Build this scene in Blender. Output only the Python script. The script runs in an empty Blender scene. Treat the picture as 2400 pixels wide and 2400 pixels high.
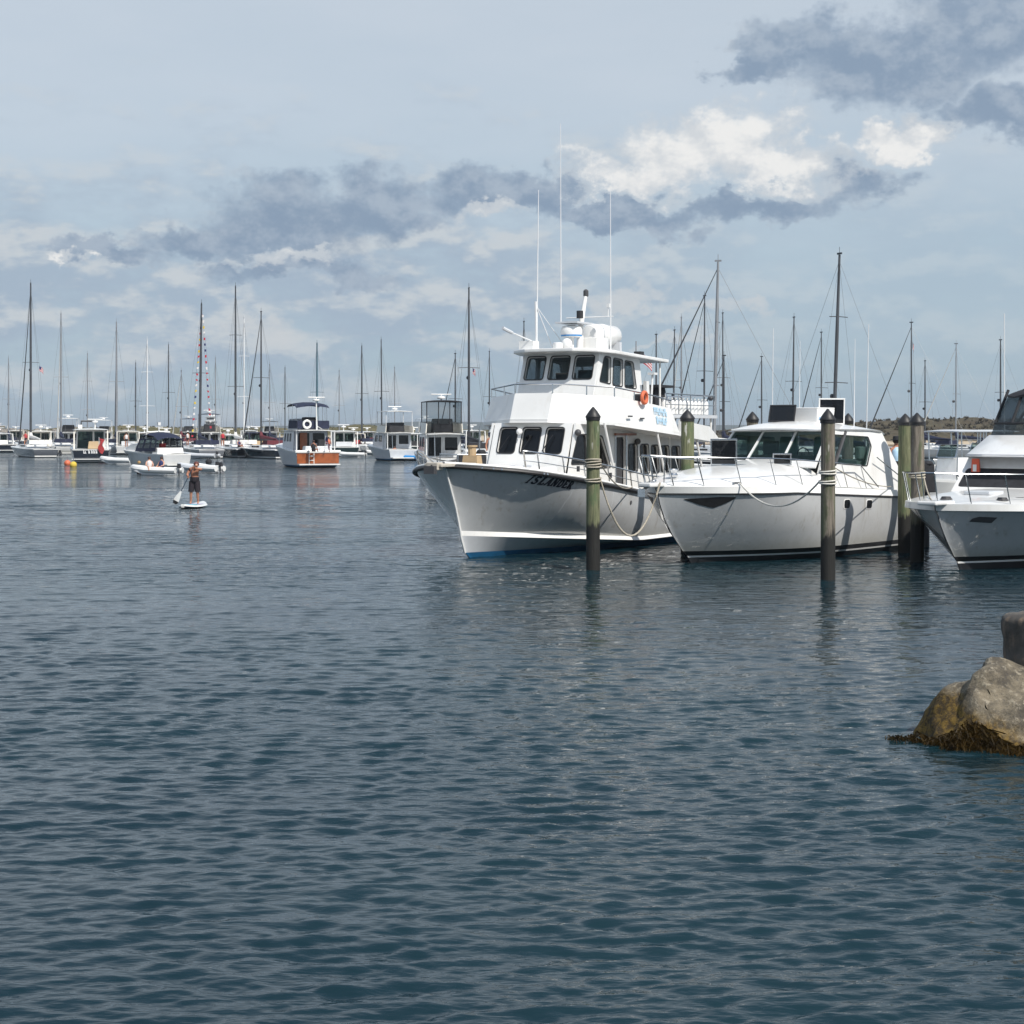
import bpy, bmesh, math, random
import numpy as np
from mathutils import Vector, Matrix
from mathutils.geometry import tessellate_polygon
random.seed(7); rng = np.random.default_rng(7)
sc = bpy.context.scene
COL = sc.collection
R = math.radians

# ------------------------------------------------------------------ camera
F_PX = 4000.0          # focal length in pixels of the 2400 px wide photograph
CAM_H = 3.0            # eye height above the water
HORIZON = 1010.0       # row of the horizon in the photograph
cd = bpy.data.cameras.new('camera'); cam = bpy.data.objects.new('camera', cd); COL.objects.link(cam)
cam.location = (0, 0, CAM_H); cam.rotation_euler = (R(90), 0, 0)
cd.sensor_width = 36.0; cd.lens = 36.0 * F_PX / 2400.0
cd.shift_y = -(1200.0 - HORIZON) / 2400.0
cd.clip_start = 0.1; cd.clip_end = 30000
sc.camera = cam

# ------------------------------------------------------------------ sun, sky, exposure
SUN_EL, SUN_AZ = 47.0, 38.0      # sun behind the camera, a little to its right
sd = Vector((math.sin(R(SUN_AZ)) * math.cos(R(SUN_EL)), -math.cos(R(SUN_AZ)) * math.cos(R(SUN_EL)), math.sin(R(SUN_EL))))
sl = bpy.data.lights.new('sun', 'SUN'); sl.energy = 4.8; sl.angle = R(0.55); sl.color = (1.0, 0.95, 0.87)
so = bpy.data.objects.new('sun', sl); COL.objects.link(so)
so.rotation_euler = sd.to_track_quat('Z', 'Y').to_euler(); so.location = (20, -40, 60)
sc.view_settings.view_transform = 'Standard'; sc.view_settings.look = 'None'
sc.view_settings.exposure = 0.0; sc.view_settings.gamma = 1.0
sc.view_settings.use_curve_mapping = False
sc.cycles.max_bounces = 8; sc.cycles.diffuse_bounces = 3; sc.cycles.glossy_bounces = 4
sc.cycles.transparent_max_bounces = 12; sc.cycles.transmission_bounces = 6
sc.cycles.use_denoising = True
sc.cycles.caustics_reflective = False; sc.cycles.caustics_refractive = False
sc.cycles.sample_clamp_indirect = 6.0


class NT:
    """small helper for writing shader node graphs"""
    def __init__(s, tree): s.t = tree; s.n = tree.nodes; s.l = tree.links
    def new(s, kind, **kw):
        nd = s.n.new(kind)
        for k, v in kw.items(): setattr(nd, k, v)
        return nd
    def put(s, sock, v):
        if isinstance(v, bpy.types.NodeSocket): s.l.new(v, sock)
        else: sock.default_value = v
    def m(s, op, a, b=0.0, c=0.0, clamp=False):
        nd = s.new('ShaderNodeMath', operation=op); nd.use_clamp = clamp
        for i, v in enumerate((a, b, c)): s.put(nd.inputs[i], v)
        return nd.outputs[0]
    def mix(s, f, a, b):
        nd = s.new('ShaderNodeMix', data_type='RGBA'); s.put(nd.inputs[0], f)
        for i, v in ((6, a), (7, b)):
            s.put(nd.inputs[i], (*v, 1) if isinstance(v, tuple) and len(v) == 3 else v)
        return nd.outputs[2]
    def noise(s, vec, scale, detail=4, rough=0.55, dist=0.0, dims='3D'):
        nd = s.new('ShaderNodeTexNoise', noise_dimensions=dims)
        if vec is not None: s.l.new(vec, nd.inputs['Vector'])
        nd.inputs['Scale'].default_value = scale; nd.inputs['Detail'].default_value = detail
        nd.inputs['Roughness'].default_value = rough; nd.inputs['Distortion'].default_value = dist
        return nd.outputs[0]
    def smooth(s, v, a, b, lo=0.0, hi=1.0):
        nd = s.new('ShaderNodeMapRange', interpolation_type='SMOOTHSTEP')
        s.put(nd.inputs[0], v)
        for i, q in ((1, a), (2, b), (3, lo), (4, hi)): s.put(nd.inputs[i], q)
        return nd.outputs[0]
    def scalevec(s, v, x, y, z):
        nd = s.new('ShaderNodeVectorMath', operation='MULTIPLY'); s.l.new(v, nd.inputs[0]); nd.inputs[1].default_value = (x, y, z)
        return nd.outputs[0]
    def sep(s, v):
        nd = s.new('ShaderNodeSeparateXYZ'); s.l.new(v, nd.inputs[0]); return nd.outputs
    def comb(s, x, y, z):
        nd = s.new('ShaderNodeCombineXYZ')
        for i, v in enumerate((x, y, z)): s.put(nd.inputs[i], v)
        return nd.outputs[0]


def make_world():
    w = bpy.data.worlds.new('World'); sc.world = w; w.use_nodes = True
    w.cycles.sampling_method = 'MANUAL'; w.cycles.sample_map_resolution = 256
    g = NT(w.node_tree); g.n.clear()
    out = g.new('ShaderNodeOutputWorld'); bg = g.new('ShaderNodeBackground'); g.l.new(bg.outputs[0], out.inputs[0])
    ST = 0.1
    bg.inputs[1].default_value = ST
    sky = g.new('ShaderNodeTexSky', sky_type='NISHITA'); sky.sun_disc = False
    sky.sun_elevation = R(SUN_EL); sky.sun_rotation = R(180 - SUN_AZ)
    sky.air_density = 1.0; sky.dust_density = 1.2; sky.ozone_density = 1.6
    d = g.new('ShaderNodeTexCoord').outputs['Generated']
    x, y, z = g.sep(d)
    az = g.m('ARCTAN2', x, y); el = g.m('ARCSINE', z)
    P = g.comb(az, el, 0.0)
    def c(r, gg, b): return (r / ST, gg / ST, b / ST)
    def vmath(op, a, b, cc=None):
        nd = g.new('ShaderNodeVectorMath', operation=op)
        for i, v in enumerate((a, b, cc)):
            if v is not None: g.put(nd.inputs[i], v)
        return nd.outputs['Value'] if op == 'DOT_PRODUCT' else nd.outputs[0]
    def cnoise(vec, scale, detail, rough):
        nd = g.new('ShaderNodeTexNoise'); g.l.new(vec, nd.inputs['Vector']); nd.inputs['Scale'].default_value = scale
        nd.inputs['Detail'].default_value = detail; nd.inputs['Roughness'].default_value = rough
        return nd.outputs['Color']
    # turbulence that tears the cloud outlines
    w1 = cnoise(g.scalevec(P, 1.0, 1.3, 1.0), 26.0, 6, 0.62)
    warp = vmath('MULTIPLY_ADD', w1, (0.100, 0.062, 0.0), (-0.050, -0.031, 0.0))
    Q = vmath('ADD', P, warp)
    nm = g.sep(w1)[2]
    w2 = cnoise(g.scalevec(vmath('ADD', P, (0.004, 0.009, 0.0)), 1.0, 1.3, 1.0), 26.0, 4, 0.60)
    emb = g.m('SUBTRACT', nm, g.sep(w2)[2])            # sunlit upper edges of the billows
    # clear air with a high thin veil that thickens upward
    streak = g.noise(g.scalevec(P, 1.0, 3.6, 1.0), 4.0, 4, 0.55)
    veil = g.m('ADD', g.smooth(el, -0.02, 0.24, 0.12, 0.86), g.m('MULTIPLY', g.m('SUBTRACT', streak, 0.5), 0.55), clamp=True)
    base = g.mix(veil, c(0.325, 0.478, 0.605), c(0.665, 0.725, 0.790))
    base = g.mix(0.20, base, sky.outputs[0])
    base = g.mix(g.smooth(el, 0.26, 0.70, 0.0, 0.85), base, g.mix(0.55, sky.outputs[0], c(0.36, 0.50, 0.70)))     # thin veil gives way to open blue overhead
    # blobs: (px, py, rx, ry) in degrees turned from photograph pixels; each is 1 at its heart and falls below 0 outside
    def field(bl, V):
        acc = None
        for px, py, rx, ry in bl:
            sx, sy = F_PX / rx, F_PX / ry; a0, e0 = (px - 1200) / F_PX, (HORIZON - py) / F_PX
            q = vmath('MULTIPLY_ADD', V, (sx, sy, 0.0), (-a0 * sx, -e0 * sy, 0.0))
            q = vmath('DOT_PRODUCT', q, q)
            acc = q if acc is None else g.m('MINIMUM', acc, q)
        return g.m('SUBTRACT', 1.0, g.m('MINIMUM', acc, 4.0))
    # broken low cloud all round the horizon, heavier to the left
    V2 = g.scalevec(P, 1.0, 2.3, 1.0)
    nlow = g.noise(V2, 15.0, 6, 0.60)
    nlow2 = g.noise(g.scalevec(g.comb(az, g.m('ADD', el, 0.010), 0.0), 1.0, 2.3, 1.0), 15.0, 4, 0.60)
    lb = g.m('ABSOLUTE', g.m('MULTIPLY', g.m('SUBTRACT', el, 0.078), 1 / 0.058))
    lowv = g.m('ADD', g.m('SUBTRACT', 0.58, g.m('MULTIPLY', lb, 0.46)), g.m('MULTIPLY', g.m('SUBTRACT', nlow, 0.5), 2.6))
    lowm = g.m('MULTIPLY', g.smooth(lowv, -0.25, 0.60), g.smooth(az, 0.20, -0.04, 0.30, 1.0))
    lit = g.smooth(g.m('SUBTRACT', nlow, nlow2), -0.06, 0.12)
    lowcol = g.mix(lit, c(0.370, 0.460, 0.570), c(0.590, 0.630, 0.665))
    col = g.mix(g.m('MULTIPLY', lowm, 0.88), base, lowcol)
    # cumulus of the same make over the rest of the sky
    nel = g.noise(g.scalevec(P, 1.0, 2.0, 1.0), 4.5, 5, 0.58)
    oth = g.m('MULTIPLY', g.smooth(nel, 0.53, 0.62), g.smooth(g.m('ABSOLUTE', az), 0.40, 0.75))
    col = g.mix(g.m('MULTIPLY', oth, 0.85), col, g.mix(g.smooth(nm, 0.40, 0.60), c(0.30, 0.38, 0.50), c(0.72, 0.74, 0.76)))
    # small pale heads near the horizon
    sm = field([(1440, 690, 140, 30), (1650, 735, 150, 30), (1590, 800, 80, 18), (640, 770, 120, 40)], Q)
    col = g.mix(g.m('MULTIPLY', g.smooth(g.m('ADD', sm, g.m('MULTIPLY', g.m('SUBTRACT', nm, 0.5), 1.6)), 0.0, 1.1), 0.7), col, c(0.62, 0.645, 0.665))
    # the main banks: one body of cloud, bright where the sun reaches it and grey underneath
    dk = field([(450, 560, 140, 42), (690, 525, 240, 92), (890, 490, 130, 95), (740, 628, 260, 36), (1090, 455, 180, 66), (1270, 455, 120, 60), (250, 590, 120, 32),
                (1480, 500, 250, 40), (1760, 492, 270, 42), (1990, 440, 140, 60), (2060, 185, 330, 98), (1870, 130, 130, 85), (1780, 190, 110, 50), (2280, 110, 200, 125), (2320, 305, 210, 62)], Q)
    wh = field([(1660, 350, 230, 88), (1500, 420, 180, 56), (1880, 398, 200, 64), (2110, 345, 90, 48), (690, 612, 100, 26), (165, 612, 40, 12), (1130, 500, 90, 22)], Q)
    nn = g.m('MULTIPLY', g.m('SUBTRACT', nm, 0.5), 1.8)
    body = g.smooth(g.m('ADD', g.m('MAXIMUM', dk, wh), nn), -0.35, 0.85)
    t = g.m('ADD', g.m('SUBTRACT', g.m('MAXIMUM', wh, -0.6), g.m('MULTIPLY', g.m('MAXIMUM', dk, -0.6), 0.85)), g.m('ADD', g.m('MULTIPLY', emb, 1.3), g.m('MULTIPLY', nn, 0.30)))
    shade = g.mix(g.smooth(g.m('ADD', emb, g.m('MULTIPLY', nn, 0.12)), -0.10, 0.20), c(0.245, 0.330, 0.450), c(0.385, 0.462, 0.560))
    cc = g.mix(g.smooth(t, -0.80, 0.15), shade, c(0.540, 0.590, 0.645)); cc = g.mix(g.smooth(t, 0.10, 1.25), cc, g.mix(g.smooth(emb, -0.14, 0.10), c(0.66, 0.69, 0.72), c(0.88, 0.875, 0.86)))
    col = g.mix(g.m('MULTIPLY', body, 0.95), col, cc)
    g.l.new(col, bg.inputs[0])
make_world()

# ------------------------------------------------------------------ materials
MATS = {}
def mat(name, col, rough=0.5, metal=0.0, vary=0.06, scale=3.0, bump=0.0, bscale=30.0, coat=0.0, col2=None, amt=0.0, spec=0.5):
    if name in MATS: return MATS[name]
    m = bpy.data.materials.new(name); m.use_nodes = True
    g = NT(m.node_tree); p = g.n['Principled BSDF']
    tc = g.new('ShaderNodeTexCoord').outputs['Object']
    n = g.noise(tc, scale, 5, 0.6)
    lo = tuple(max(0, c * (1 - vary)) for c in col); hi = tuple(min(1, c * (1 + vary)) for c in col)
    c = g.mix(g.smooth(n, 0.3, 0.7), lo, hi)
    if col2 is not None:
        n2 = g.noise(g.scalevec(tc, 1, 1, 0.35), scale * 2.7, 6, 0.65)
        c = g.mix(g.m('MULTIPLY', g.smooth(n2, 0.48, 0.70), amt), c, col2)
    g.l.new(c, p.inputs['Base Color'])
    p.inputs['Roughness'].default_value = rough; p.inputs['Metallic'].default_value = metal
    p.inputs['Specular IOR Level'].default_value = spec
    if coat: p.inputs['Coat Weight'].default_value = coat; p.inputs['Coat Roughness'].default_value = 0.06
    if bump:
        b = g.new('ShaderNodeBump'); b.inputs['Strength'].default_value = bump; b.inputs['Distance'].default_value = 0.02
        g.l.new(g.noise(tc, bscale, 5, 0.6), b.inputs['Height']); g.l.new(b.outputs[0], p.inputs['Normal'])
    MATS[name] = m; return m

def glass_mat(name, tint, trans, rough=0.02, clear=(0.8, 0.84, 0.86)):
    """tinted marine glazing: part clear, part mirror, part dark tint"""
    if name in MATS: return MATS[name]
    m = bpy.data.materials.new(name); m.use_nodes = True; g = NT(m.node_tree)
    p = g.n['Principled BSDF']; p.inputs['Base Color'].default_value = (*tint, 1); p.inputs['Roughness'].default_value = rough
    p.inputs['IOR'].default_value = 1.5
    tr = g.new('ShaderNodeBsdfTransparent'); tr.inputs[0].default_value = (*clear, 1)
    mx = g.new('ShaderNodeMixShader'); mx.inputs[0].default_value = trans
    g.l.new(p.outputs[0], mx.inputs[1]); g.l.new(tr.outputs[0], mx.inputs[2]); g.l.new(mx.outputs[0], g.n['Material Output'].inputs[0])
    MATS[name] = m; return m

WHITE = mat('white_gelcoat', (0.78, 0.78, 0.77), 0.25, vary=0.04, scale=1.2, coat=0.4, col2=(0.55, 0.51, 0.44), amt=0.22)
def hull_paint(name, col):
    """worn white topsides: chalky patches, run-off streaks below the rail, scum above the waterline"""
    m = bpy.data.materials.new(name); m.use_nodes = True; g = NT(m.node_tree); p = g.n['Principled BSDF']
    tc = g.new('ShaderNodeTexCoord').outputs['Object']; z = g.sep(tc)[2]
    n = g.noise(tc, .9, 5, .6); st = g.noise(g.scalevec(tc, 1, 1, .07), 7.0, 5, .65); fine = g.noise(tc, 16.0, 4, .6)
    c = g.mix(g.smooth(n, .3, .7), tuple(v * .93 for v in col), tuple(v * 1.05 for v in col))
    c = g.mix(g.m('MULTIPLY', g.smooth(st, .54, .74), .42), c, (.30, .26, .20)); c = g.mix(g.m('MULTIPLY', g.smooth(fine, .62, .74), .25), c, (.22, .21, .19))
    zz = g.m('ADD', z, g.m('MULTIPLY', g.m('SUBTRACT', st, .5), .35)); c = g.mix(g.m('MULTIPLY', g.smooth(zz, .62, .28), .35), c, (.24, .22, .15))
    g.l.new(c, p.inputs['Base Color']); p.inputs['Roughness'].default_value = .16; p.inputs['Coat Weight'].default_value = .9; p.inputs['Coat Roughness'].default_value = .05
    bp = g.new('ShaderNodeBump'); bp.inputs['Strength'].default_value = .12; bp.inputs['Distance'].default_value = .05
    g.l.new(g.noise(tc, 1.6, 3, .5), bp.inputs['Height']); g.l.new(bp.outputs[0], p.inputs['Normal'])
    MATS[name] = m; return m
HULLW = hull_paint('white_hull', (.52, .53, .54))
CREAM = mat('cream_gelcoat', (0.78, 0.74, 0.66), 0.3, vary=0.04, coat=0.3)
GREYW = mat('pale_grey_paint', (0.55, 0.57, 0.60), 0.4, vary=0.05)
DECK = mat('tan_deck', (0.50, 0.46, 0.40), 0.7, vary=0.12, scale=6, bump=0.2)
BLACK = mat('black_rubber', (0.018, 0.018, 0.02), 0.5, vary=0.3)
CANVAS = mat('black_canvas', (0.020, 0.021, 0.026), 0.85, vary=0.25, scale=5, bump=0.3, bscale=14)
NAVY = mat('navy_canvas', (0.012, 0.017, 0.045), 0.8, vary=0.2, scale=4, bump=0.3, bscale=12)
NAVYH = mat('dark_navy_hull', (0.012, 0.016, 0.026), 0.12, vary=0.2, coat=1.0)
GREENH = mat('dark_green_hull', (0.012, 0.026, 0.028), 0.15, vary=0.2, coat=1.0)
BLUEB = mat('blue_bottom_paint', (0.012, 0.11, 0.24), 0.6, vary=0.15, scale=2)
DARKB = mat('dark_bottom_paint', (0.014, 0.016, 0.020), 0.6, vary=0.3, scale=2)
BLUE = mat('bright_blue', (0.03, 0.22, 0.52), 0.5)
STEEL = mat('stainless_steel', (0.62, 0.63, 0.64), 0.22, metal=1.0, vary=0.05)
ALU = mat('mast_aluminium', (0.30, 0.31, 0.33), 0.45, metal=0.4, vary=0.10, scale=0.6)
ALUD = mat('dark_mast', (0.07, 0.075, 0.085), 0.5, metal=0.2, vary=0.2, scale=0.5)
WMAST = mat('white_mast', (0.72, 0.73, 0.74), 0.4, vary=0.04)
WIRE = mat('rigging_wire', (0.20, 0.21, 0.22), 0.5, metal=0.5)
SAILW = mat('furled_sail', (0.72, 0.71, 0.68), 0.8, vary=0.08, bump=0.3)
TEAK = mat('varnished_wood', (0.27, 0.075, 0.022), 0.3, vary=0.25, scale=2, coat=0.7)
TAN = mat('tan_upholstery', (0.45, 0.33, 0.20), 0.7)
RED = mat('red_cloth', (0.42, 0.045, 0.05), 0.8, vary=0.15)
ORANGE = mat('orange_plastic', (0.62, 0.15, 0.07), 0.5, vary=0.1)
ROPE = mat('rope_tan', (0.42, 0.38, 0.31), 0.9, vary=0.2, scale=30, bump=0.6, bscale=60)
ROPED = mat('rope_dark', (0.10, 0.10, 0.10), 0.9, vary=0.2, scale=30)
GRAYD = mat('dark_grey_plastic', (0.06, 0.06, 0.065), 0.5)
GLASSD = glass_mat('dark_tinted_glass', (0.008, 0.009, 0.011), 0.22, clear=(.55, .56, .58))
GLASSC = glass_mat('clear_tinted_glass', (0.014, 0.026, 0.030), 0.76)
GLASSG = glass_mat('green_tinted_glass', (0.012, 0.024, 0.025), 0.70, clear=(.70, .80, .79))
VINYL = glass_mat('clear_vinyl', (0.05, 0.06, 0.065), 0.66, 0.15)
NAMEI = mat('name_lettering', (0.008, 0.010, 0.020), 0.5)
PALEB = mat('pale_blue_lettering', (0.42, 0.62, 0.78), 0.5, vary=0.12, scale=8)
LETW = mat('white_lettering', (0.75, 0.75, 0.75), 0.5)
SKIN = mat('tanned_skin', (0.42, 0.19, 0.12), 0.55, vary=0.12, scale=6)
SKINP = mat('pale_skin', (0.55, 0.30, 0.21), 0.55, vary=0.1, scale=6)
HAIR = mat('dark_hair', (0.05, 0.025, 0.02), 0.6)
SHORTS = mat('black_shorts', (0.018, 0.014, 0.020), 0.85, bump=0.3)
INTER = mat('cabin_interior', (0.10, 0.085, 0.07), 0.7, vary=0.2)

# ------------------------------------------------------------------ mesh builder
def rot2(a): return math.cos(a), math.sin(a)
class MB:
    def __init__(s): s.v = []; s.f = []
    def add(s, vs, fs):
        o = len(s.v); s.v += [tuple(v) for v in vs]; s.f += [tuple(i + o for i in f) for f in fs]; return s
    def box(s, x0, x1, y0, y1, z0, z1, tx=0.0, ty=0.0):
        """box, top face drawn in by tx, ty on every side"""
        return s.add([(x0, y0, z0), (x1, y0, z0), (x1, y1, z0), (x0, y1, z0), (x0 + tx, y0 + ty, z1), (x1 - tx, y0 + ty, z1), (x1 - tx, y1 - ty, z1), (x0 + tx, y1 - ty, z1)],
                     [(3, 2, 1, 0), (4, 5, 6, 7), (0, 1, 5, 4), (1, 2, 6, 5), (2, 3, 7, 6), (3, 0, 4, 7)])
    def tube(s, pts, r, n=6, r2=None, cap=True):
        pts = [Vector(p) for p in pts]; k = len(pts); rings = []
        for i, p in enumerate(pts):
            t = (pts[min(i + 1, k - 1)] - pts[max(i - 1, 0)])
            if t.length < 1e-9: t = Vector((0, 0, 1))
            t.normalize(); a = Vector((0, 0, 1)) if abs(t.z) < 0.9 else Vector((1, 0, 0))
            u = t.cross(a).normalized(); w = t.cross(u)
            rr = r if r2 is None else r + (r2 - r) * i / (k - 1)
            if isinstance(r, (list, tuple)): rr = r[i]
            rings.append([p + (u * math.cos(2 * math.pi * j / n) + w * math.sin(2 * math.pi * j / n)) * rr for j in range(n)])
        return s.rings(rings, cap)
    def rings(s, rings, cap=True, closed=True):
        n = len(rings[0]); vs = [p for r in rings for p in r]; fs = []
        for i in range(len(rings) - 1):
            for j in range(n if closed else n - 1):
                fs.append((i * n + j, i * n + (j + 1) % n, (i + 1) * n + (j + 1) % n, (i + 1) * n + j))
        if cap and closed:
            fs.append(tuple(range(n))[::-1]); fs.append(tuple((len(rings) - 1) * n + j for j in range(n)))
        return s.add(vs, fs)
    def lathe(s, prof, c=(0, 0, 0), n=16, axis='z'):
        rings = []
        for r, h in prof:
            rg = []
            for j in range(n):
                a = 2 * math.pi * j / n; p = (r * math.cos(a), r * math.sin(a), h)
                if axis == 'x': p = (p[2], p[0], p[1])
                if axis == 'y': p = (p[0], p[2], p[1])
                rg.append((p[0] + c[0], p[1] + c[1], p[2] + c[2]))
            rings.append(rg)
        return s.rings(rings)
    def ball(s, c, r, n=10, m=6, sx=1, sy=1, sz=1):
        rings = []
        for i in range(m + 1):
            a = math.pi * (i / m) ; rr = max(0.02, math.sin(a)) * r; h = -math.cos(a) * r
            rings.append([(c[0] + rr * math.cos(2 * math.pi * j / n) * sx, c[1] + rr * math.sin(2 * math.pi * j / n) * sy, c[2] + h * sz) for j in range(n)])
        return s.rings(rings)
    def prism(s, poly, a, b, axis='y'):
        """extrude a 2-D outline between a and b: axis y takes (x, z), z takes (x, y), x takes (y, z)"""
        n = len(poly)
        def P(q, h): return (q[0], h, q[1]) if axis == 'y' else ((q[0], q[1], h) if axis == 'z' else (h, q[0], q[1]))
        return s.add([P(q, a) for q in poly] + [P(q, b) for q in poly],
                     [tuple(range(n))[::-1], tuple(range(n, 2 * n))] + [(i, (i + 1) % n, (i + 1) % n + n, i + n) for i in range(n)])
    def torus(s, c, R0, r, n=20, m=8, axis='z'):
        rings = []
        for i in range(n):
            a = 2 * math.pi * i / n; rg = []
            for j in range(m):
                b = 2 * math.pi * j / m; q = R0 + r * math.cos(b); p = (q * math.cos(a), q * math.sin(a), r * math.sin(b))
                if axis == 'x': p = (p[2], p[0], p[1])
                if axis == 'y': p = (p[0], p[2], p[1])
                rg.append((p[0] + c[0], p[1] + c[1], p[2] + c[2]))
            rings.append(rg)
        rings.append(rings[0])
        return s.rings(rings, cap=False)
    def xf(s, M):
        s.v = [tuple(M @ Vector(v)) for v in s.v]; return s
    def build(s, name, m, parent=None, smooth=False, bevel=0.0, loc=None):
        me = bpy.data.meshes.new(name); me.from_pydata(s.v, [], s.f)
        bm = bmesh.new(); bm.from_mesh(me); bmesh.ops.recalc_face_normals(bm, faces=bm.faces); bm.to_mesh(me); bm.free()
        if m is not None: me.materials.append(m)
        o = bpy.data.objects.new(name, me); COL.objects.link(o)
        if parent is not None: o.parent = parent
        if loc is not None: o.location = loc
        if smooth:
            me.polygons.foreach_set('use_smooth', [True] * len(me.polygons))
            try: me.set_sharp_from_angle(angle=R(38))
            except Exception: pass
        if bevel:
            b = o.modifiers.new('bevel', 'BEVEL'); b.width = bevel; b.segments = 2; b.limit_method = 'ANGLE'
        return o

def tag(o, label=None, cat=None, group=None, kind=None):
    if label: o['label'] = label
    if cat: o['category'] = cat
    if group: o['group'] = group
    if kind: o['kind'] = kind
    return o
def empty(name, loc, rz=0.0, label=None, cat=None, group=None):
    o = bpy.data.objects.new(name, None); COL.objects.link(o); o.location = loc; o.rotation_euler = (0, 0, rz)
    o.empty_display_size = 0.2
    return tag(o, label, cat, group)
def at(px, py, d):
    """point at distance d in front of the camera seen at pixel (px, py) of the photograph"""
    return Vector(((px - 1200) / F_PX * d, d, CAM_H - (py - HORIZON) / F_PX * d))
def depth_at(py): return F_PX * CAM_H / (py - HORIZON)

def rounded(poly, r, k=3):
    """round the corners of a planar 3-D polygon"""
    out = []; n = len(poly); poly = [Vector(p) for p in poly]
    for i in range(n):
        p = poly[i]; a = poly[i - 1] - p; b = poly[(i + 1) % n] - p
        q = min(r, a.length * 0.45, b.length * 0.45)
        A = p + a.normalized() * q; B = p + b.normalized() * q
        for j in range(k + 1):
            t = j / k; out.append(A * (1 - t) ** 2 + p * 2 * t * (1 - t) + B * t * t)
    return out
def wall(name, quad, wins, m, parent, gl, depth=0.05, thick=0.06, rad=0.07, pane='window_pane', frame=None, skip=()):
    """flat wall (bottom-left, bottom-right, top-right, top-left) with real rounded openings; every opening gets its own recessed pane"""
    q = [Vector(p) for p in quad]
    nrm = (q[1] - q[0]).cross(q[3] - q[0]).normalized()
    ux = (q[1] - q[0]).normalized(); uy = nrm.cross(ux)
    def bl(u, v): return (q[0] * (1 - u) + q[1] * u) * (1 - v) + (q[3] * (1 - u) + q[2] * u) * v
    def flat(p): d = p - q[0]; return Vector((d.dot(ux), d.dot(uy), 0))
    holes = []
    for w in wins:
        if len(w) == 4 and not isinstance(w[0], tuple): w = [(w[0], w[2]), (w[1], w[2]), (w[1], w[3]), (w[0], w[3])]
        holes.append(rounded([bl(*c) for c in w], rad))
    loops = [[q[0], q[1], q[2], q[3]]] + holes
    verts = [p for l in loops for p in l]
    tris = tessellate_polygon([[flat(p) for p in l] for l in loops])
    mb = MB(); n = len(verts)
    inner = [p - nrm * thick for p in verts]
    fs = [tuple(t) for t in tris] + [tuple(i + n for i in reversed(t)) for t in tris]
    o = 0
    for l in loops:
        k = len(l)
        for i in range(k): fs.append((o + i, o + (i + 1) % k, o + (i + 1) % k + n, o + i + n))
        o += k
    mb.add(verts + inner, fs)
    wo = mb.build(name, m, parent)
    for i, h in enumerate(holes):
        if i in skip: continue
        c = sum(h, Vector()) / len(h)
        g = MB(); k = len(h)
        ring = [c + (p - c) * 1.004 - nrm * depth for p in h]; back = [p - nrm * 0.008 for p in ring]
        g.add(ring + back, [tuple(range(k)), tuple(range(k, 2 * k))[::-1]] + [(j, (j + 1) % k, (j + 1) % k + k, j + k) for j in range(k)])
        po = g.build(pane, gl, wo)
        if frame is not None:
            f = MB(); big = [c + (p - c) * (1 + 0.035 / max(0.05, (p - c).length)) for p in h]
            a = [p + nrm * 0.004 for p in big]; b = [p + nrm * 0.014 for p in big]; a2 = [p + nrm * 0.004 for p in h]; b2 = [p + nrm * 0.014 for p in h]
            vs = a + b + b2 + a2; ff = []
            for j in range(k):
                j2 = (j + 1) % k
                for s0, s1 in ((0, k), (k, 2 * k), (2 * k, 3 * k), (3 * k, 0)): ff.append((s0 + j, s0 + j2, s1 + j2, s1 + j))
            f.add(vs, ff); f.build('window_seal', frame, wo)
    return wo

def bez(p0, p1, p2, p3, n=16):
    p0, p1, p2, p3 = map(Vector, (p0, p1, p2, p3)); o = []
    for i in range(n + 1):
        t = i / n; o.append(p0 * (1 - t) ** 3 + p1 * 3 * t * (1 - t) ** 2 + p2 * 3 * t * t * (1 - t) + p3 * t ** 3)
    return o
def sag(a, b, drop, n=16):
    a, b = Vector(a), Vector(b)
    return [a.lerp(b, i / n) - Vector((0, 0, drop * 4 * (i / n) * (1 - i / n))) for i in range(n + 1)]

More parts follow.
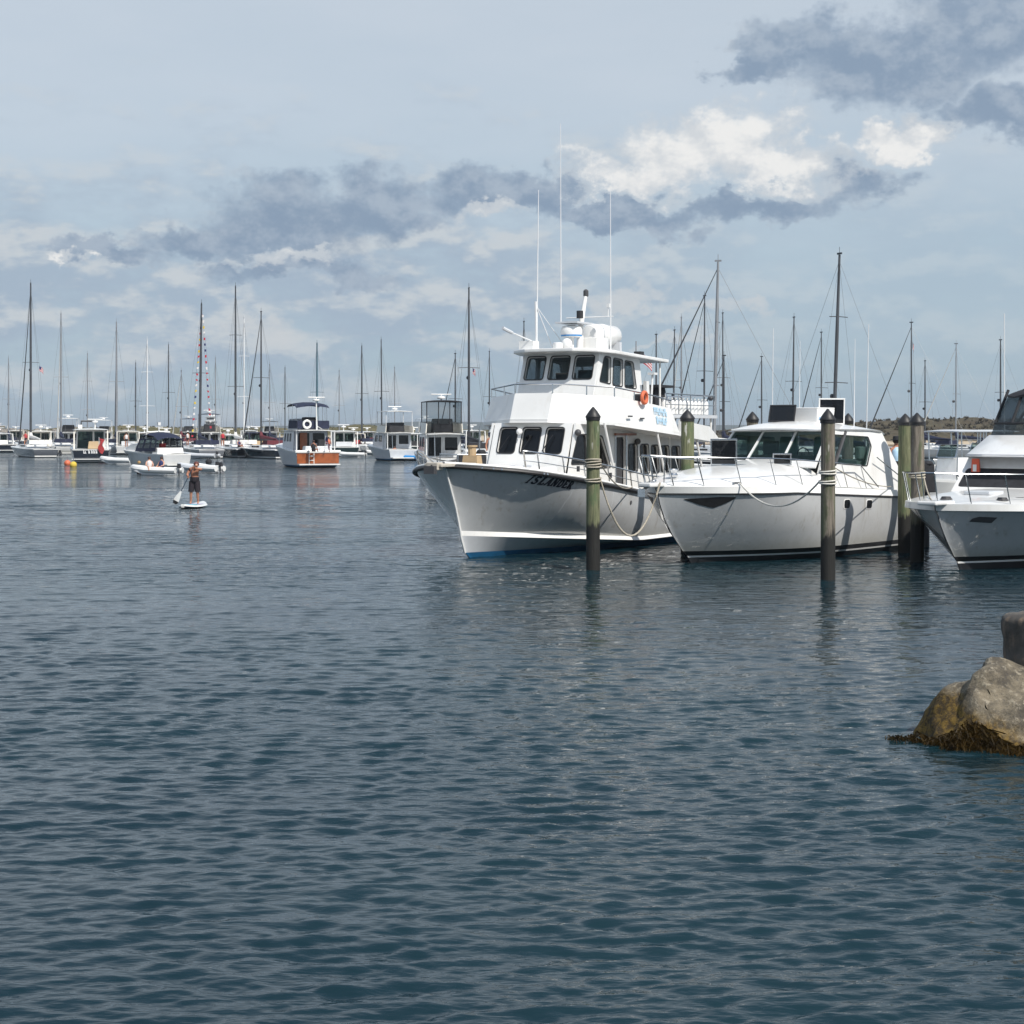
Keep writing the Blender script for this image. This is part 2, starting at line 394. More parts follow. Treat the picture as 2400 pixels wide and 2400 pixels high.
# ------------------------------------------------------------------ hull
class Hull:
    """lofted hull. Local axes: x runs aft from the stem at the waterline, -y is the side towards the quay, z up from the water.
    rows: list of (za, zb, xstem, xstern, halfbeam, te, p): height za + zb * sheer(t), entry fraction te, fullness p"""
    def __init__(s, rows, sheer, taper=0.9, nt=40):
        s.rows = rows; s.sheer = sheer; s.taper = taper; s.ts = [(i / nt) ** 1.5 for i in range(nt + 1)]
    def pt(s, j, t, side):
        za, zb, x0, x1, hb, te, p = s.rows[j]
        x = x0 + (x1 - x0) * t; z = za + zb * s.sheer(t)
        if t < te: f = 1 - (1 - t / te) ** p
        else: f = 1 - (1 - s.taper) * ((t - te) / (1 - te + 1e-6)) ** 2
        return Vector((x, side * max(0.012, hb * f), z))
    def at_xz(s, x, z, side):
        """point of the topsides at length x and height z"""
        best = None
        for j in range(len(s.rows) - 1):
            def pj(jj):
                r = s.rows[jj]; t = (x - r[2]) / (r[3] - r[2]); return s.pt(jj, min(1, max(0, t)), side)
            a, b = pj(j), pj(j + 1)
            if min(a.z, b.z) - 1e-4 <= z <= max(a.z, b.z) + 1e-4:
                k = (z - a.z) / (b.z - a.z + 1e-9); best = a.lerp(b, k)
        return best
    def band(s, j0, j1, name, m, parent, transom=True, off=0.0, tm=None):
        mb = MB()
        for side in (-1, 1):
            rings = []
            for t in s.ts:
                rings.append([s.pt(j, t, side) + Vector((0, side * off, 0)) for j in range(j0, j1 + 1)])
            mb.rings(rings, cap=False, closed=False)
        if transom:
            a = [s.pt(j, 1.0, -1) for j in range(j0, j1 + 1)]; b = [s.pt(j, 1.0, 1) for j in range(j0, j1 + 1)]
            mb.rings([a, b], cap=False, closed=False)
        o = mb.build(name, m, parent, smooth=True)
        return o
    def edge(s, j, side, n=40, lo=0.0, hi=1.0, up=0.0, out=0.0):
        o = []
        for i in range(n + 1):
            t = lo + (hi - lo) * (i / n) ** 1.5; p = s.pt(j, t, side); o.append(Vector((p.x, p.y + side * out, p.z + up)))
        return o
    def deck(s, j, name, m, parent, drop=0.0, inset=0.0, camber=0.03, hi=1.0):
        rings = []
        for t in s.ts:
            if t > hi: break
            a = s.pt(j, t, -1); b = s.pt(j, t, 1); w = max(0.01, b.y - inset)
            rings.append([Vector((a.x, -w + 2 * w * k / 6, a.z - drop + camber * (1 - (k / 3 - 1) ** 2))) for k in range(7)])
        mb = MB(); mb.rings(rings, cap=False, closed=False)
        return mb.build(name, m, parent, smooth=True)
def rail(name, pts, r, m, parent, posts=(), n=6):
    mb = MB(); mb.tube(pts, r, n)
    for a, b in posts: mb.tube([a, b], r * 0.9, n)
    return mb.build(name, m, parent, smooth=True)

# ------------------------------------------------------------------ the water
def make_water():
    ys = [6.5]
    while ys[-1] < 90: ys.append(ys[-1] * 1.0026)
    near_end = len(ys)
    while ys[-1] < 14000: ys.append(ys[-1] * 1.09)
    ys = [-40.0, -20.0, -8.0, 0.0, 3.0] + ys
    ys = np.array(ys)
    c = np.concatenate([[-14, -5, -2.2, -1.2, -0.75], np.linspace(-0.40, 0.40, 640), [0.75, 1.2, 2.2, 5, 14]])
    yy, cc = np.meshgrid(ys, c, indexing='ij')
    xx = cc * (np.maximum(yy, 0.0) + 3.0)
    h = np.zeros_like(xx); gx = np.zeros_like(xx)
    dyr = np.gradient(ys)[:, None] + 0 * xx
    dxr = np.abs(np.gradient(xx, axis=1))
    r = np.random.default_rng(11)
    gust = np.zeros_like(xx)
    for _ in range(10):
        a = r.uniform(0, 6.28); k = 2 * np.pi / r.uniform(9, 40); gust += np.sin(k * (np.cos(a) * xx * 0.5 + np.sin(a) * yy) + r.uniform(0, 6.28))
    gust = np.clip(0.90 + 0.10 * gust, 0.5, 1.3)
    lee = 1 - 0.42 * np.exp(-((xx - 4.5) / 8.0) ** 2 - ((yy - 33) / 8.0) ** 2)
    for i in range(164):
        lam = 0.055 * (0.42 / 0.055) ** r.random() if i < 126 else (r.uniform(0.42, 1.3) if i < 152 else r.uniform(1.8, 4.5))
        th = R(90) + r.normal(0.10, 0.38)
        k = 2 * np.pi / lam; ph = r.uniform(0, 6.28)
        slope = 0.034 if i < 126 else (0.011 if i < 152 else 0.006)
        res = np.clip(1.4 - np.maximum(dyr * abs(np.sin(th)), dxr * abs(np.cos(th))) / (lam * 0.34), 0, 1)
        arg = k * (np.cos(th) * xx + np.sin(th) * yy) + ph
        wv = np.sin(arg); wv = wv + 0.22 * np.cos(2 * arg)
        h += slope / k * wv * res * (gust if lam < 1.8 else 1.0) * lee
    verts = np.stack([xx, yy, h], -1).reshape(-1, 3)
    nr, nc = xx.shape
    idx = np.arange(nr * nc).reshape(nr, nc)
    quads = np.stack([idx[:-1, :-1], idx[:-1, 1:], idx[1:, 1:], idx[1:, :-1]], -1).reshape(-1, 4)
    me = bpy.data.meshes.new('water'); me.vertices.add(len(verts)); me.vertices.foreach_set('co', verts.astype(np.float32).ravel())
    me.loops.add(quads.size); me.loops.foreach_set('vertex_index', quads.astype(np.int32).ravel())
    me.polygons.add(len(quads)); me.polygons.foreach_set('loop_start', np.arange(0, quads.size, 4, dtype=np.int32))
    me.polygons.foreach_set('loop_total', np.full(len(quads), 4, dtype=np.int32))
    me.polygons.foreach_set('use_smooth', np.ones(len(quads), dtype=bool))
    me.update(); me.validate()
    o = bpy.data.objects.new('water', me); COL.objects.link(o); tag(o, 'rippled dark blue harbour water', None, None, 'structure')
    m = bpy.data.materials.new('harbour_water'); m.use_nodes = True; g = NT(m.node_tree); p = g.n['Principled BSDF']
    pos = g.new('ShaderNodeNewGeometry').outputs['Position']
    n0 = g.noise(g.scalevec(pos, 0.02, 0.02, 0.02), 4.0, 3, 0.5)
    g.l.new(g.mix(g.smooth(n0, 0.35, 0.65), (0.0048, 0.0192, 0.0278), (0.0074, 0.0258, 0.0338)), p.inputs['Base Color'])
    p.inputs['Roughness'].default_value = 0.06; p.inputs['IOR'].default_value = 1.333; p.inputs['Specular IOR Level'].default_value = 0.5
    # fine wind ripples, and broader ripples that take over where the sheet is coarse
    y = g.sep(pos)[1]
    f1 = g.noise(g.scalevec(pos, 0.40, 1.0, 1.0), 9.0, 3, 0.55)
    f2 = g.noise(g.scalevec(pos, 0.38, 1.0, 1.0), 2.4, 2, 0.55)
    f3 = g.noise(g.scalevec(pos, 0.45, 1.0, 1.0), 0.5, 3, 0.6)
    patch = g.smooth(g.noise(g.scalevec(pos, 0.35, 1.0, 1.0), 0.10, 3, 0.5), 0.35, 0.65, 0.45, 1.15)
    hgt = g.m('ADD', g.m('MULTIPLY', f1, 0.020), g.m('ADD', g.m('MULTIPLY', f2, g.smooth(y, 12, 60, 0.03, 0.21)), g.m('MULTIPLY', f3, g.smooth(y, 45, 140, 0.0, 0.95))))
    hgt = g.m('MULTIPLY', hgt, patch)
    b = g.new('ShaderNodeBump'); b.inputs['Strength'].default_value = 1.0; b.inputs['Distance'].default_value = 1.0
    g.l.new(hgt, b.inputs['Height']); g.l.new(b.outputs[0], p.inputs['Normal'])
    me.materials.append(m)
    return o
make_water()

# ------------------------------------------------------------------ the big white passenger boat
def interp(xs, ys):
    def f(v):
        if v <= xs[0]: return ys[0]
        for i in range(len(xs) - 1):
            if v <= xs[i + 1]:
                k = (v - xs[i]) / (xs[i + 1] - xs[i]); return ys[i] + (ys[i + 1] - ys[i]) * k
        return ys[-1]
    return f
def slab(poly, z0, z1, slope=0.0, x0=0.0):
    mb = MB(); n = len(poly)
    lo = [(x, y, z0 - slope * (x - x0)) for x, y in poly]; hi = [(x, y, z1 - slope * (x - x0)) for x, y in poly]
    mb.add(lo + hi, [tuple(range(n))[::-1], tuple(range(n, 2 * n))] + [(i, (i + 1) % n, (i + 1) % n + n, i + n) for i in range(n)])
    return mb
def mirror_path(pts):
    """near-side path from aft to bow, mirrored to the far side"""
    return pts + [(x, -y, z) for x, y, z in reversed(pts)]
def bulwark(bottom, top, th):
    mb = MB(); rings = []
    for (a, b) in zip(bottom, top):
        a, b = Vector(a), Vector(b); c = Vector((7.0, 0, a.z)); n = (c - a); n.z = 0; n.normalize()
        rings.append([a, b, b + n * th, a + n * th])
    mb.rings(rings, cap=True); return mb

LETTERS = {  # strokes on a 0..1 grid, slab-serif capitals: (x0, y0, x1, y1, width)
 'I': [(.5, 0, .5, 1, .26), (.22, .06, .78, .06, .12), (.22, .94, .78, .94, .12)],
 'S': [(.82, .80, .66, .94, .15), (.66, .94, .36, .94, .14), (.36, .94, .18, .78, .17), (.18, .78, .30, .56, .18), (.30, .56, .70, .44, .18), (.70, .44, .84, .24, .18), (.84, .24, .66, .06, .16), (.66, .06, .34, .06, .14), (.34, .06, .14, .22, .15)],
 'L': [(.34, 0, .34, 1, .24), (.10, .94, .58, .94, .12), (.10, .06, .90, .06, .13), (.88, .06, .88, .30, .12)],
 'A': [(.14, 0, .46, 1, .15), (.50, 1, .82, 0, .24), (.26, .32, .72, .32, .12), (.0, .06, .30, .06, .11), (.64, .06, 1.0, .06, .11)],
 'N': [(.20, 0, .20, 1, .15), (.18, .97, .80, .03, .24), (.84, 0, .84, 1, .15), (.02, .06, .38, .06, .11), (.66, .94, 1.0, .94, .11), (.04, .94, .26, .94, .11)],
 'D': [(.26, 0, .26, 1, .23), (.08, .94, .60, .94, .13), (.08, .06, .60, .06, .13), (.58, .94, .86, .70, .18), (.86, .72, .86, .28, .20), (.86, .30, .58, .06, .18)],
 'E': [(.28, 0, .28, 1, .23), (.08, .94, .88, .94, .13), (.08, .06, .90, .06, .13), (.28, .52, .66, .52, .12), (.86, .94, .86, .74, .11), (.88, .06, .88, .28, .11), (.64, .40, .64, .64, .10)],
 'R': [(.26, 0, .26, 1, .23), (.08, .94, .64, .94, .13), (.62, .94, .82, .78, .17), (.82, .80, .80, .60, .18), (.80, .62, .60, .49, .15), (.64, .49, .26, .49, .12), (.52, .48, .84, .03, .20), (.06, .06, .46, .06, .11), (.76, .06, 1.0, .06, .11)]}
def lettering(word, f, h, wide, gap, shear):
    """flat strokes mapped through f(u, v) -> 3-D point"""
    objs = []; x = 0.0
    for ch in word:
        mb = MB(); L = LETTERS[ch]; cw = wide * (0.62 if ch == 'I' else 1.0)
        for i, (x0, y0, x1, y1, w) in enumerate(L):
            dx, dy = (x1 - x0) * cw, (y1 - y0) * h; l = math.hypot(dx, dy); nx, ny = -dy / l, dx / l; hw = w * (cw * 1.45 if abs(dy) > abs(dx) else h * 1.25) * 0.5
            cs = []
            for (px, py, s0) in ((x0, y0, 1), (x1, y1, 1), (x1, y1, -1), (x0, y0, -1)):
                cs.append((x + px * cw + nx * hw * s0, py * h + ny * hw * s0))
            cs = [(a + shear * b, b) for a, b in cs]
            lo = [f(a, b, 0.004 + 0.0005 * i) for a, b in cs]; hi = [f(a, b, 0.012 + 0.0007 * i) for a, b in cs]
            mb.add(lo + hi, [(3, 2, 1, 0), (4, 5, 6, 7), (0, 1, 5, 4), (1, 2, 6, 5), (2, 3, 7, 6), (3, 0, 4, 7)])
        objs.append(mb); x += cw + gap
    return objs

def make_islander():
    th = R(30); p0 = at(1092, 1308, depth_at(1308)); p0.z = 0
    root = empty('passenger_boat', p0, R(90) - th, 'large white two-deck passenger boat with black rub rail and the name ISLANDER on its bow', 'boat')
    sx = interp([-.95, 0, 1.2, 3.8, 5.4, 9, 14], [2.22, 2.10, 1.92, 1.61, 1.40, 1.16, 1.12])
    sheer = lambda t: sx(-.95 + 14.95 * t)
    chine = lambda t: max(.20, .54 - .062 * (14.1 * t))
    class H2(Hull):
        def pt(s, j, t, side):
            p = Hull.pt(s, j, t, side)
            if j in (2, 3, 4, 5, 6):
                k = (0, 0, .0, .07, .40, .72, 1.0)[j]; c = chine(t); p.z = c + (sheer(t) - c) * k
            return p
    H = H2([(-.75, 0, 1.2, 13.6, 1.2, .7, 1.6), (.13, 0, -.03, 13.8, 1.86, .62, 2.0), (0, 0, -.22, 13.85, 2.06, .50, 2.5), (0, 0, -.235, 13.87, 1.99, .505, 2.45),
            (0, 0, -.44, 13.9, 2.12, .39, 3.05), (0, 0, -.70, 13.95, 2.17, .335, 3.6), (0, 1, -.95, 14.0, 2.20, .30, 4.1)], sheer, 0.92, 44)
    H.band(0, 1, 'bottom', BLUEB, root); H.band(1, 2, 'lower_hull', GREYW, root)
    H.band(2, 3, 'spray_rail', WHITE, root); H.band(3, 6, 'hull', HULLW, root)
    # raised stem post
    sp = [Vector((r[2] - .012, 0, z)) for r, z in zip(H.rows[1:], (.13, .54, .64, 1.20, 1.74, 2.24))]
    MB().tube(sp, .035, 6).build('stem_post', WHITE, root, smooth=True)
    mb = MB()
    for side in (-1, 1): mb.tube(H.edge(6, side, 50, up=-.035, out=.03), .05, 8)
    mb.build('rub_rail', BLACK, root, smooth=True)
    mb = MB()
    for side in (-1, 1): mb.tube(H.edge(6, side, 50, up=.04, out=-.03), .042, 6)
    mb.build('cap_rail', WHITE, root, smooth=True)
    H.deck(6, 'main_deck', DECK, root, drop=.06, inset=.04, camber=.06)
    MB().box(-1.45, .1, -.24, .24, 2.17, 2.25).box(-1.5, -1.25, -.16, .16, 2.10, 2.28).build('anchor_platform', DECK, root, bevel=.02)
    a = MB().tube([(-1.5, 0, 2.2), (-.4, 0, 2.32)], .03, 6).box(-1.62, -1.48, -.14, .14, 2.02, 2.2); a.build('anchor', GRAYD, root)
    MB().box(.15, .42, -.22, .22, 2.1, 2.42, .03, .03).lathe([(.1, 0), (.1, .2), (.13, .2), (.13, .24)], (.28, 0, 2.42), 10).build('windlass', TAN, root)
    for y in (-.95, .95):
        MB().box(.35, .75, y - .04, y + .04, 1.96, 2.10).box(.5, .6, y - .05, y + .05, 1.9, 2.0).build('mooring_cleat', STEEL, root, bevel=.01)
    # trunk in front of the house, and the deckhouse
    MB().box(.95, 2.82, -1.02, 1.02, 1.55, 2.12, .10, .06).build('fore_trunk', WHITE, root, bevel=.04)
    hw = 1.22; zt = lambda s: 3.44 - .0735 * s
    fq = [(2.70, 1.12, 1.6), (2.70, -1.12, 1.6), (3.26, -1.12, zt(3.26)), (3.26, 1.12, zt(3.26))]
    wall('house_front', fq, [(.09, .31, .53, .92), (.385, .615, .53, .92), (.69, .91, .53, .92)], WHITE, root, GLASSD, rad=.09, frame=BLACK)
    def uvs(s0, s1, t0, t1, zb, zc):  # side openings given in metres: bottom s0..s1, top t0..t1
        def uv(s, z): v = (z - 1.15) / (zt(s) - 1.15); a = 2.68 + (3.26 - 2.68) * v; return ((s - a) / (10.0 - a), v)
        return [uv(s0, zb), uv(s1, zb), uv(t1, zc), uv(t0, zc)]
    sw = [uvs(2.98, 3.95, 3.36, 3.86, 2.19, 2.90), uvs(4.08, 5.16, 4.08, 4.66, 2.07, 2.86), uvs(5.45, 6.02, 5.45, 6.02, 1.25, 2.84), uvs(6.2, 6.74, 6.2, 6.72, 1.93, 2.64), uvs(6.95, 7.50, 6.93, 7.42, 1.88, 2.63),
          uvs(7.62, 8.10, 7.60, 8.02, 1.88, 2.60), uvs(8.24, 8.80, 8.22, 8.72, 1.9, 2.58), uvs(8.94, 9.52, 8.92, 9.44, 1.92, 2.56)]
    for side in (-1, 1):
        q = [(2.68, -hw, 1.15), (10.0, -hw, 1.15), (10.0, -hw, zt(10.0)), (3.26, -hw, zt(3.26))]
        if side < 0: w = wall('house_side', q, sw, WHITE, root, GLASSD, rad=.09, frame=BLACK, skip=(2,))
        else:
            q = [(a, -b, c) for a, b, c in (q[1], q[0], q[3], q[2])]
            w = wall('house_side', q, [[(1 - u, v) for u, v in reversed(o)] for o in sw if True], WHITE, root, GLASSD, rad=.09, skip=(2,))
        MB().box(5.47, 6.0, -side * -(hw - .10) - .02, -side * -(hw - .10) + .02, 1.2, 2.86).build('door', GRAYD, w)
        MB().box(5.40, 5.45, side * (hw + .012) - .01, side * (hw + .012) + .02, 1.25, 2.9).box(6.03, 6.08, side * (hw + .012) - .01, side * (hw + .012) + .02, 1.25, 2.9).build('door_frame', STEEL, w)
        MB().box(5.3, 6.5, side * hw - .04, side * (hw + .10) + .04 * 0, 2.88, 2.94).build('door_track', TEAK, w)
    wall('house_back', [(10.0, -hw, 1.15), (10.0, hw, 1.15), (10.0, hw, zt(10.)), (10.0, -hw, zt(10.))], [(.3, .7, .05, .9)], WHITE, root, GLASSD)
    MB().box(3.2, 9.9, -1.1, 1.1, 1.18, 1.26).build('house_floor', INTER, root)
    for y, s in ((-.1, 3.02), (-.75, 3.05)):
        pass
    for (s, y, z) in ((2.98, .25, 2.98), (3.2, -1.3, 2.96), (6.6, -1.3, 2.72)):
        MB().ball((s, y, z), .085, 10, 6).build('deck_light', GRAYD if y < 0 else WHITE, root, smooth=True)
    # upper deck and its faceted white bulwark
    zb = lambda s: 3.43 - .0735 * s
    out = [(3.0, -.54), (4.0, -1.92), (7.6, -2.08), (10.3, -2.06)]
    poly = out + [(x, -y) for x, y in reversed(out)]
    slab(poly, 3.22, 3.30, .0735, 3.0).build('upper_deck', WHITE, root)
    bot = mirror_path([(7.62, -2.085, zb(7.62)), (6.0, -2.04, zb(6.0)), (4.02, -1.925, zb(4.02)), (2.99, -.545, zb(3.0))])
    top = mirror_path([(7.22, -1.98, zb(7.22) + .70), (6.05, -1.92, zb(6.05) + .73), (4.22, -1.80, zb(4.2) + .75), (3.27, -.545, 3.955)])
    bulwark(bot, top, .06).build('upper_bulwark', WHITE, root)
    for y in (-1, 1):
        MB().rings([[Vector((s, y * 2.075, zb(s) - .01)), Vector((s, y * 2.07, zb(s) + h)), Vector((s, y * 2.0, zb(s) + h)), Vector((s, y * 2.0, zb(s) - .01))] for s, h in ((7.66, .42), (9.6, .40), (10.3, .10))]).build('aft_coaming', WHITE, root)
    lettering_rows(root, zb)
    # upper rail
    tp = [Vector((x, y, z + .23)) for x, y, z in top]
    tp = [tp[0] + Vector((-.02, 0, -.02))] + tp[1:-1] + [tp[-1]]
    posts = []
    for i, (x, y, z) in enumerate(top): posts.append(((x, y, z), tuple(tp[i])))
    for k in (.45,):
        for i in (1, 2, 4, 5):
            if i < len(top) - 1:
                a = Vector(top[i]).lerp(Vector(top[i + 1]), k); b = tp[i].lerp(tp[i + 1], k); posts.append((a, b))
    rail('upper_rail', tp, .02, STEEL, root, posts)
    # pilothouse
    def P(s, v): return s
    rl = [(4.12, 3.2), (4.76, 5.03)]
    fq = [(4.12, 1.13, 3.2), (4.12, -1.13, 3.2), (4.76, -1.10, 5.03), (4.76, 1.10, 5.03)]
    wall('pilothouse_front', fq, [(.055, .30, .625, .945), (.375, .625, .625, .945), (.70, .945, .625, .945)], WHITE, root, GLASSC, rad=.08, frame=BLACK)
    q = [(4.12, -1.14, 3.1), (7.5, -1.14, 2.9), (7.1, -1.11, 4.93), (4.76, -1.11, 5.03)]
    pw = [[(.075, .62), (.30, .61), (.27, .945), (.125, .945)], [(.35, .60), (.555, .60), (.56, .94), (.34, .945)], [(.61, .60), (.86, .60), (.82, .935), (.62, .94)]]
    wall('pilothouse_side', q, pw, WHITE, root, GLASSC, rad=.08, frame=BLACK)
    q2 = [(a, -b, c) for a, b, c in (q[1], q[0], q[3], q[2])]
    wall('pilothouse_side', q2, [[(1 - u, v) for u, v in reversed(o)] for o in pw], WHITE, root, GLASSC, rad=.08)
    wall('pilothouse_back', [(7.5, -1.13, 2.9), (7.5, 1.13, 2.9), (7.1, 1.1, 4.93), (7.1, -1.1, 4.93)], [(.1, .42, .55, .92), (.58, .92, .1, .92)], WHITE, root, GLASSC)
    MB().box(4.55, 5.05, -.95, .95, 3.2, 4.28, .08, 0).box(4.62, 4.9, -.35, .1, 4.28, 4.5).build('helm_console', INTER, root)
    MB().box(5.5, 5.95, -.5, -.05, 3.9, 4.6, .03, .03).tube([(5.7, -.28, 3.2), (5.7, -.28, 3.9)], .06, 8).build('helm_seat', GRAYD, root)
    roof = [(4.02, -.70), (4.42, -1.25), (5.0, -1.42), (8.45, -1.36)]
    rp = roof + [(x, -y) for x, y in reversed(roof)]
    slab(rp, 5.03, 5.12, .036, 4.0).build('pilothouse_roof', WHITE, root, bevel=.02)
    for y in (-1.2, 1.2): MB().tube([(8.2, y, 3.2), (8.2, y, 4.9)], .03, 8).build('roof_post', WHITE, root)
    MB().prism([(7.5, 2.9), (7.75, 2.9), (7.62, 4.35), (7.46, 4.35)], -1.15, -1.05).build('wing_panel', WHITE, root)
    # gear on the roof
    rz = 5.11
    MB().tube([(5.3, 0, rz), (5.3, 0, 5.48)], .07, 8).lathe([(.20, 0), (.27, .03), (.29, .10), (.29, .20), (.24, .29), (.08, .32)], (5.3, 0, 5.46), 20).build('radar_dome', WHITE, root, smooth=True)
    MB().lathe([(.275, 0), (.282, .06)], (5.3, 0, 5.485), 20).build('radar_band', BLUE, root)
    MB().box(5.0, 5.9, -.33, .33, 5.82, 5.86).build('mast_platform', GREYW, root)
    mm = MB().tube([(5.75, 0, rz - .05), (5.85, 0, 5.86), (6.10, 0, 6.58)], .10, 10, .05)
    mast = mm.build('signal_mast', WHITE, root, smooth=True)
    MB().lathe([(.05, 0), (.07, .03), (.07, .16), (.03, .2)], (6.12, 0, 6.58), 10).build('mast_light', GRAYD, mast)
    MB().lathe([(.09, 0), (.09, .2)], (5.68, -.05, 5.98), 10).build('horn', BLACK, root)
    MB().tube([(5.95, -.5, 6.02), (5.95, .5, 6.02)], .016, 6).tube([(5.95, -.9, 6.02), (5.95, -.5, 6.02)], .014, 6).tube([(5.95, -.75, 6.02), (5.95, -.75, 6.28)], .012, 6).box(5.92, 5.98, -.8, -.72, 6.26, 6.36).build('mast_crossarm', WHITE, root)
    MB().lathe([(.12, 0), (.14, .04), (.14, .18), (.10, .2)], (4.85, .15, rz), 12).ball((4.95, -.05, 5.28), .14, 12, 8).build('searchlight', WHITE, root, smooth=True)
    MB().lathe([(.05, -.78), (.22, -.76), (.28, -.66), (.28, -.10), (.30, -.08), (.30, .08), (.28, .10), (.28, .66), (.22, .76), (.05, .78)], (6.95, -.05, 5.60), 18, 'x').build('life_raft_canister', WHITE, root, smooth=True)
    for s in (6.3, 7.45): MB().box(s, s + .12, -.35, .3, 4.97, 5.42).build('raft_cradle', GREYW, root)
    MB().box(5.9, 6.6, -.45, .1, rz - .06, 5.48).build('locker', WHITE, root, bevel=.02)
    MB().box(7.5, 7.72, -.95, -.75, 4.96, 5.16).build('roof_lamp', BLACK, root)
    for (b, s, z0, z1, lean, r0) in ((.8, 4.86, rz, 9.35, -.10, .022), (.18, 5.05, 5.84, 11.05, .02, .018), (-.55, 6.5, rz - .1, 9.45, .02, .02)):
        MB().tube([(s, b, z0), (s - lean * .3, b, z0 + (z1 - z0) * .33), (s - lean, b, z1)], [r0, r0 * .85, r0 * .45], 6).build('whip_antenna', WMAST, root)
    MB().tube([(4.86, .8, 5.12), (4.80, .8, 6.4)], .035, 6).tube([(5.35, .55, rz), (4.81, .8, 6.3)], .012, 5).tube([(5.7, .3, rz), (4.81, .8, 6.3)], .01, 5).build('antenna_stay', WMAST, root)
    arm = MB().tube([(4.9, .8, 5.30), (4.05, 1.08, 5.55)], .018, 6).build('lamp_arm', WMAST, root)
    MB().tube([(4.05, 1.08, 5.55), (3.74, 1.18, 5.66)], .045, 8, .05).build('floodlight', GREYW, arm)
    MB().box(4.62, 4.95, .78, 1.2, rz, 5.36).build('roof_box', WHITE, root)
    # main rail
    for side in (-1, 1):
        e = H.edge(6, side, 44, lo=.075, hi=.78, out=-.06); tpx = [p + Vector((0, 0, .46)) for p in e]; mid = [p + Vector((0, 0, .24)) for p in e]
        st = e[0] + Vector((.55, -side * .25, .04))
        pts = [st, tpx[0] + Vector((.1, -side * .05, -.05))] + tpx
        ps = [(e[i] + Vector((.12, 0, 0)), tpx[i]) for i in range(4, 44, 5)]
        rail('main_rail', pts, .022, STEEL, root, ps)
        rail('lower_rail', mid, .010, STEEL, root)
    for s in (3.3, 6.35, 8.9):
        MB().tube([(s, -1.98, zb(s) + .02), (s + .36, -2.06, sx(s + .36) + .44)], .032, 8).build('deck_post', WHITE, root)
    # aft sun deck with its rack of white cylinders
    z = 3.36
    MB().box(7.7, 11.2, -1.62, 1.62, z, z + .09).build('sun_deck', GREYW, root)
    for s in (8.2, 9.6, 11.0):
        for y in (-1.5, 1.5): MB().tube([(s, y, 2.6), (s, y, z)], .035, 8).build('sun_deck_post', WHITE, root)
    for i in range(12):
        s = 8.0 + i * .255
        MB().lathe([(.05, 0), (.085, .02), (.085, .33), (.05, .40), (.03, .40), (.03, .46)], (s, -1.42, z + .09), 10).build('white_cylinder', WHITE, root, smooth=True)
    rr = [(7.3, -1.9, 3.75), (7.75, -1.58, 4.02), (11.1, -1.58, 4.0), (11.1, 1.58, 4.0), (7.75, 1.58, 4.02)]
    rail('sun_deck_rail', rr, .02, STEEL, root, [((s, -1.58, z), (s, -1.58, 4.01)) for s in (7.75, 8.6, 9.4, 10.3, 11.1)])
    rail('sun_deck_midrail', [(7.75, -1.58, 3.72), (11.1, -1.58, 3.72)], .013, STEEL, root)
    MB().box(8.6, 9.5, -.9, .3, z + .09, z + .85, .1, .1).box(8.5, 9.6, -1.0, .4, z + .85, z + .92).build('covered_seat', CANVAS, root)
    # fenders, ring
    lr = MB().torus((5.55, -2.0, 3.86), .14, .05, 20, 8, 'y').build('life_ring', ORANGE, root, smooth=True)
    MB().box(5.68, 6.0, -1.86, -1.6, 3.66, 3.96).build('gear_bag', CANVAS, root, bevel=.05)
    MB().tube([(7.0, -1.5, 3.6), (7.1, -1.5, 4.55)], .03, 6).box(7.0, 7.2, -1.6, -1.4, 4.5, 4.56).build('antenna_bracket', WMAST, root)
    for s in (1.7, 2.6, 3.3, 6.6, 7.2): # rail fittings
        p = H.pt(6, (s + .95) / 14.95, -1); MB().box(p.x, p.x + .07, p.y + .04, p.y + .09, p.z + .17, p.z + .30).build('rail_fitting', GRAYD, root)
    for s in (-.55, -.40, -.28, .5, .58):
        t = (s + .95) / 14.95; p = H.pt(6, t, -1); MB().ball((p.x, p.y - .075, p.z - .03), .03, 8, 5).build('rail_stud', STEEL, root)
    for s in (1.6, 3.4, 5.2, 7.0):      # plating seams
        pts = [H.at_xz(s, z, -1) for z in [.62 + k * (sx(s) - .72) / 8 for k in range(9)]]
        MB().tube([p + Vector((0, -.001, 0)) for p in pts], .0045, 4).build('plate_seam', GREYW, root)
    for s, z in ((2.3, 1.45), (4.4, 1.2)):
        p = H.at_xz(s, z, -1); MB().lathe([(.05, -.012), (.055, .012), (.03, .012)], tuple(p), 10, 'y').build('scupper', GRAYD, root)
    for s in (4.6, 5.3): MB().box(s, s + .22, -2.02, -1.99, zb(s) + .26, zb(s) + .30).build('bulwark_vent', GRAYD, root)
    for k in range(3): MB().box(1.2 + k * .45, 1.45 + k * .45, -.2 - .2 * k, .05 - .2 * k, 2.10, 2.16).build('trunk_hatch', GREYW, root, bevel=.01)
    for (s, b0, b1) in ((2.92, -.62, -.58), (2.96, .0, .04), (2.92, .62, .66)): MB().tube([(s + .22, b0, 2.90), (s + .02, b1 + .16, 2.50)], .010, 4).build('wiper', BLACK, root)
    # name on the near bow
    def f(u, v, lift):
        s = .32 + u * 1.0; z = 1.795 - .145 * u + v
        p = H.at_xz(s, z, -1); q = H.at_xz(s + .02, z, -1); r2 = H.at_xz(s, z + .02, -1)
        n = (q - p).cross(r2 - p).normalized()
        if n.y > 0: n = -n
        return p + n * lift
    for mb in lettering('ISLANDER', f, .18, .142, .014, .28): mb.build('name_letter', NAMEI, root)
    return root, H
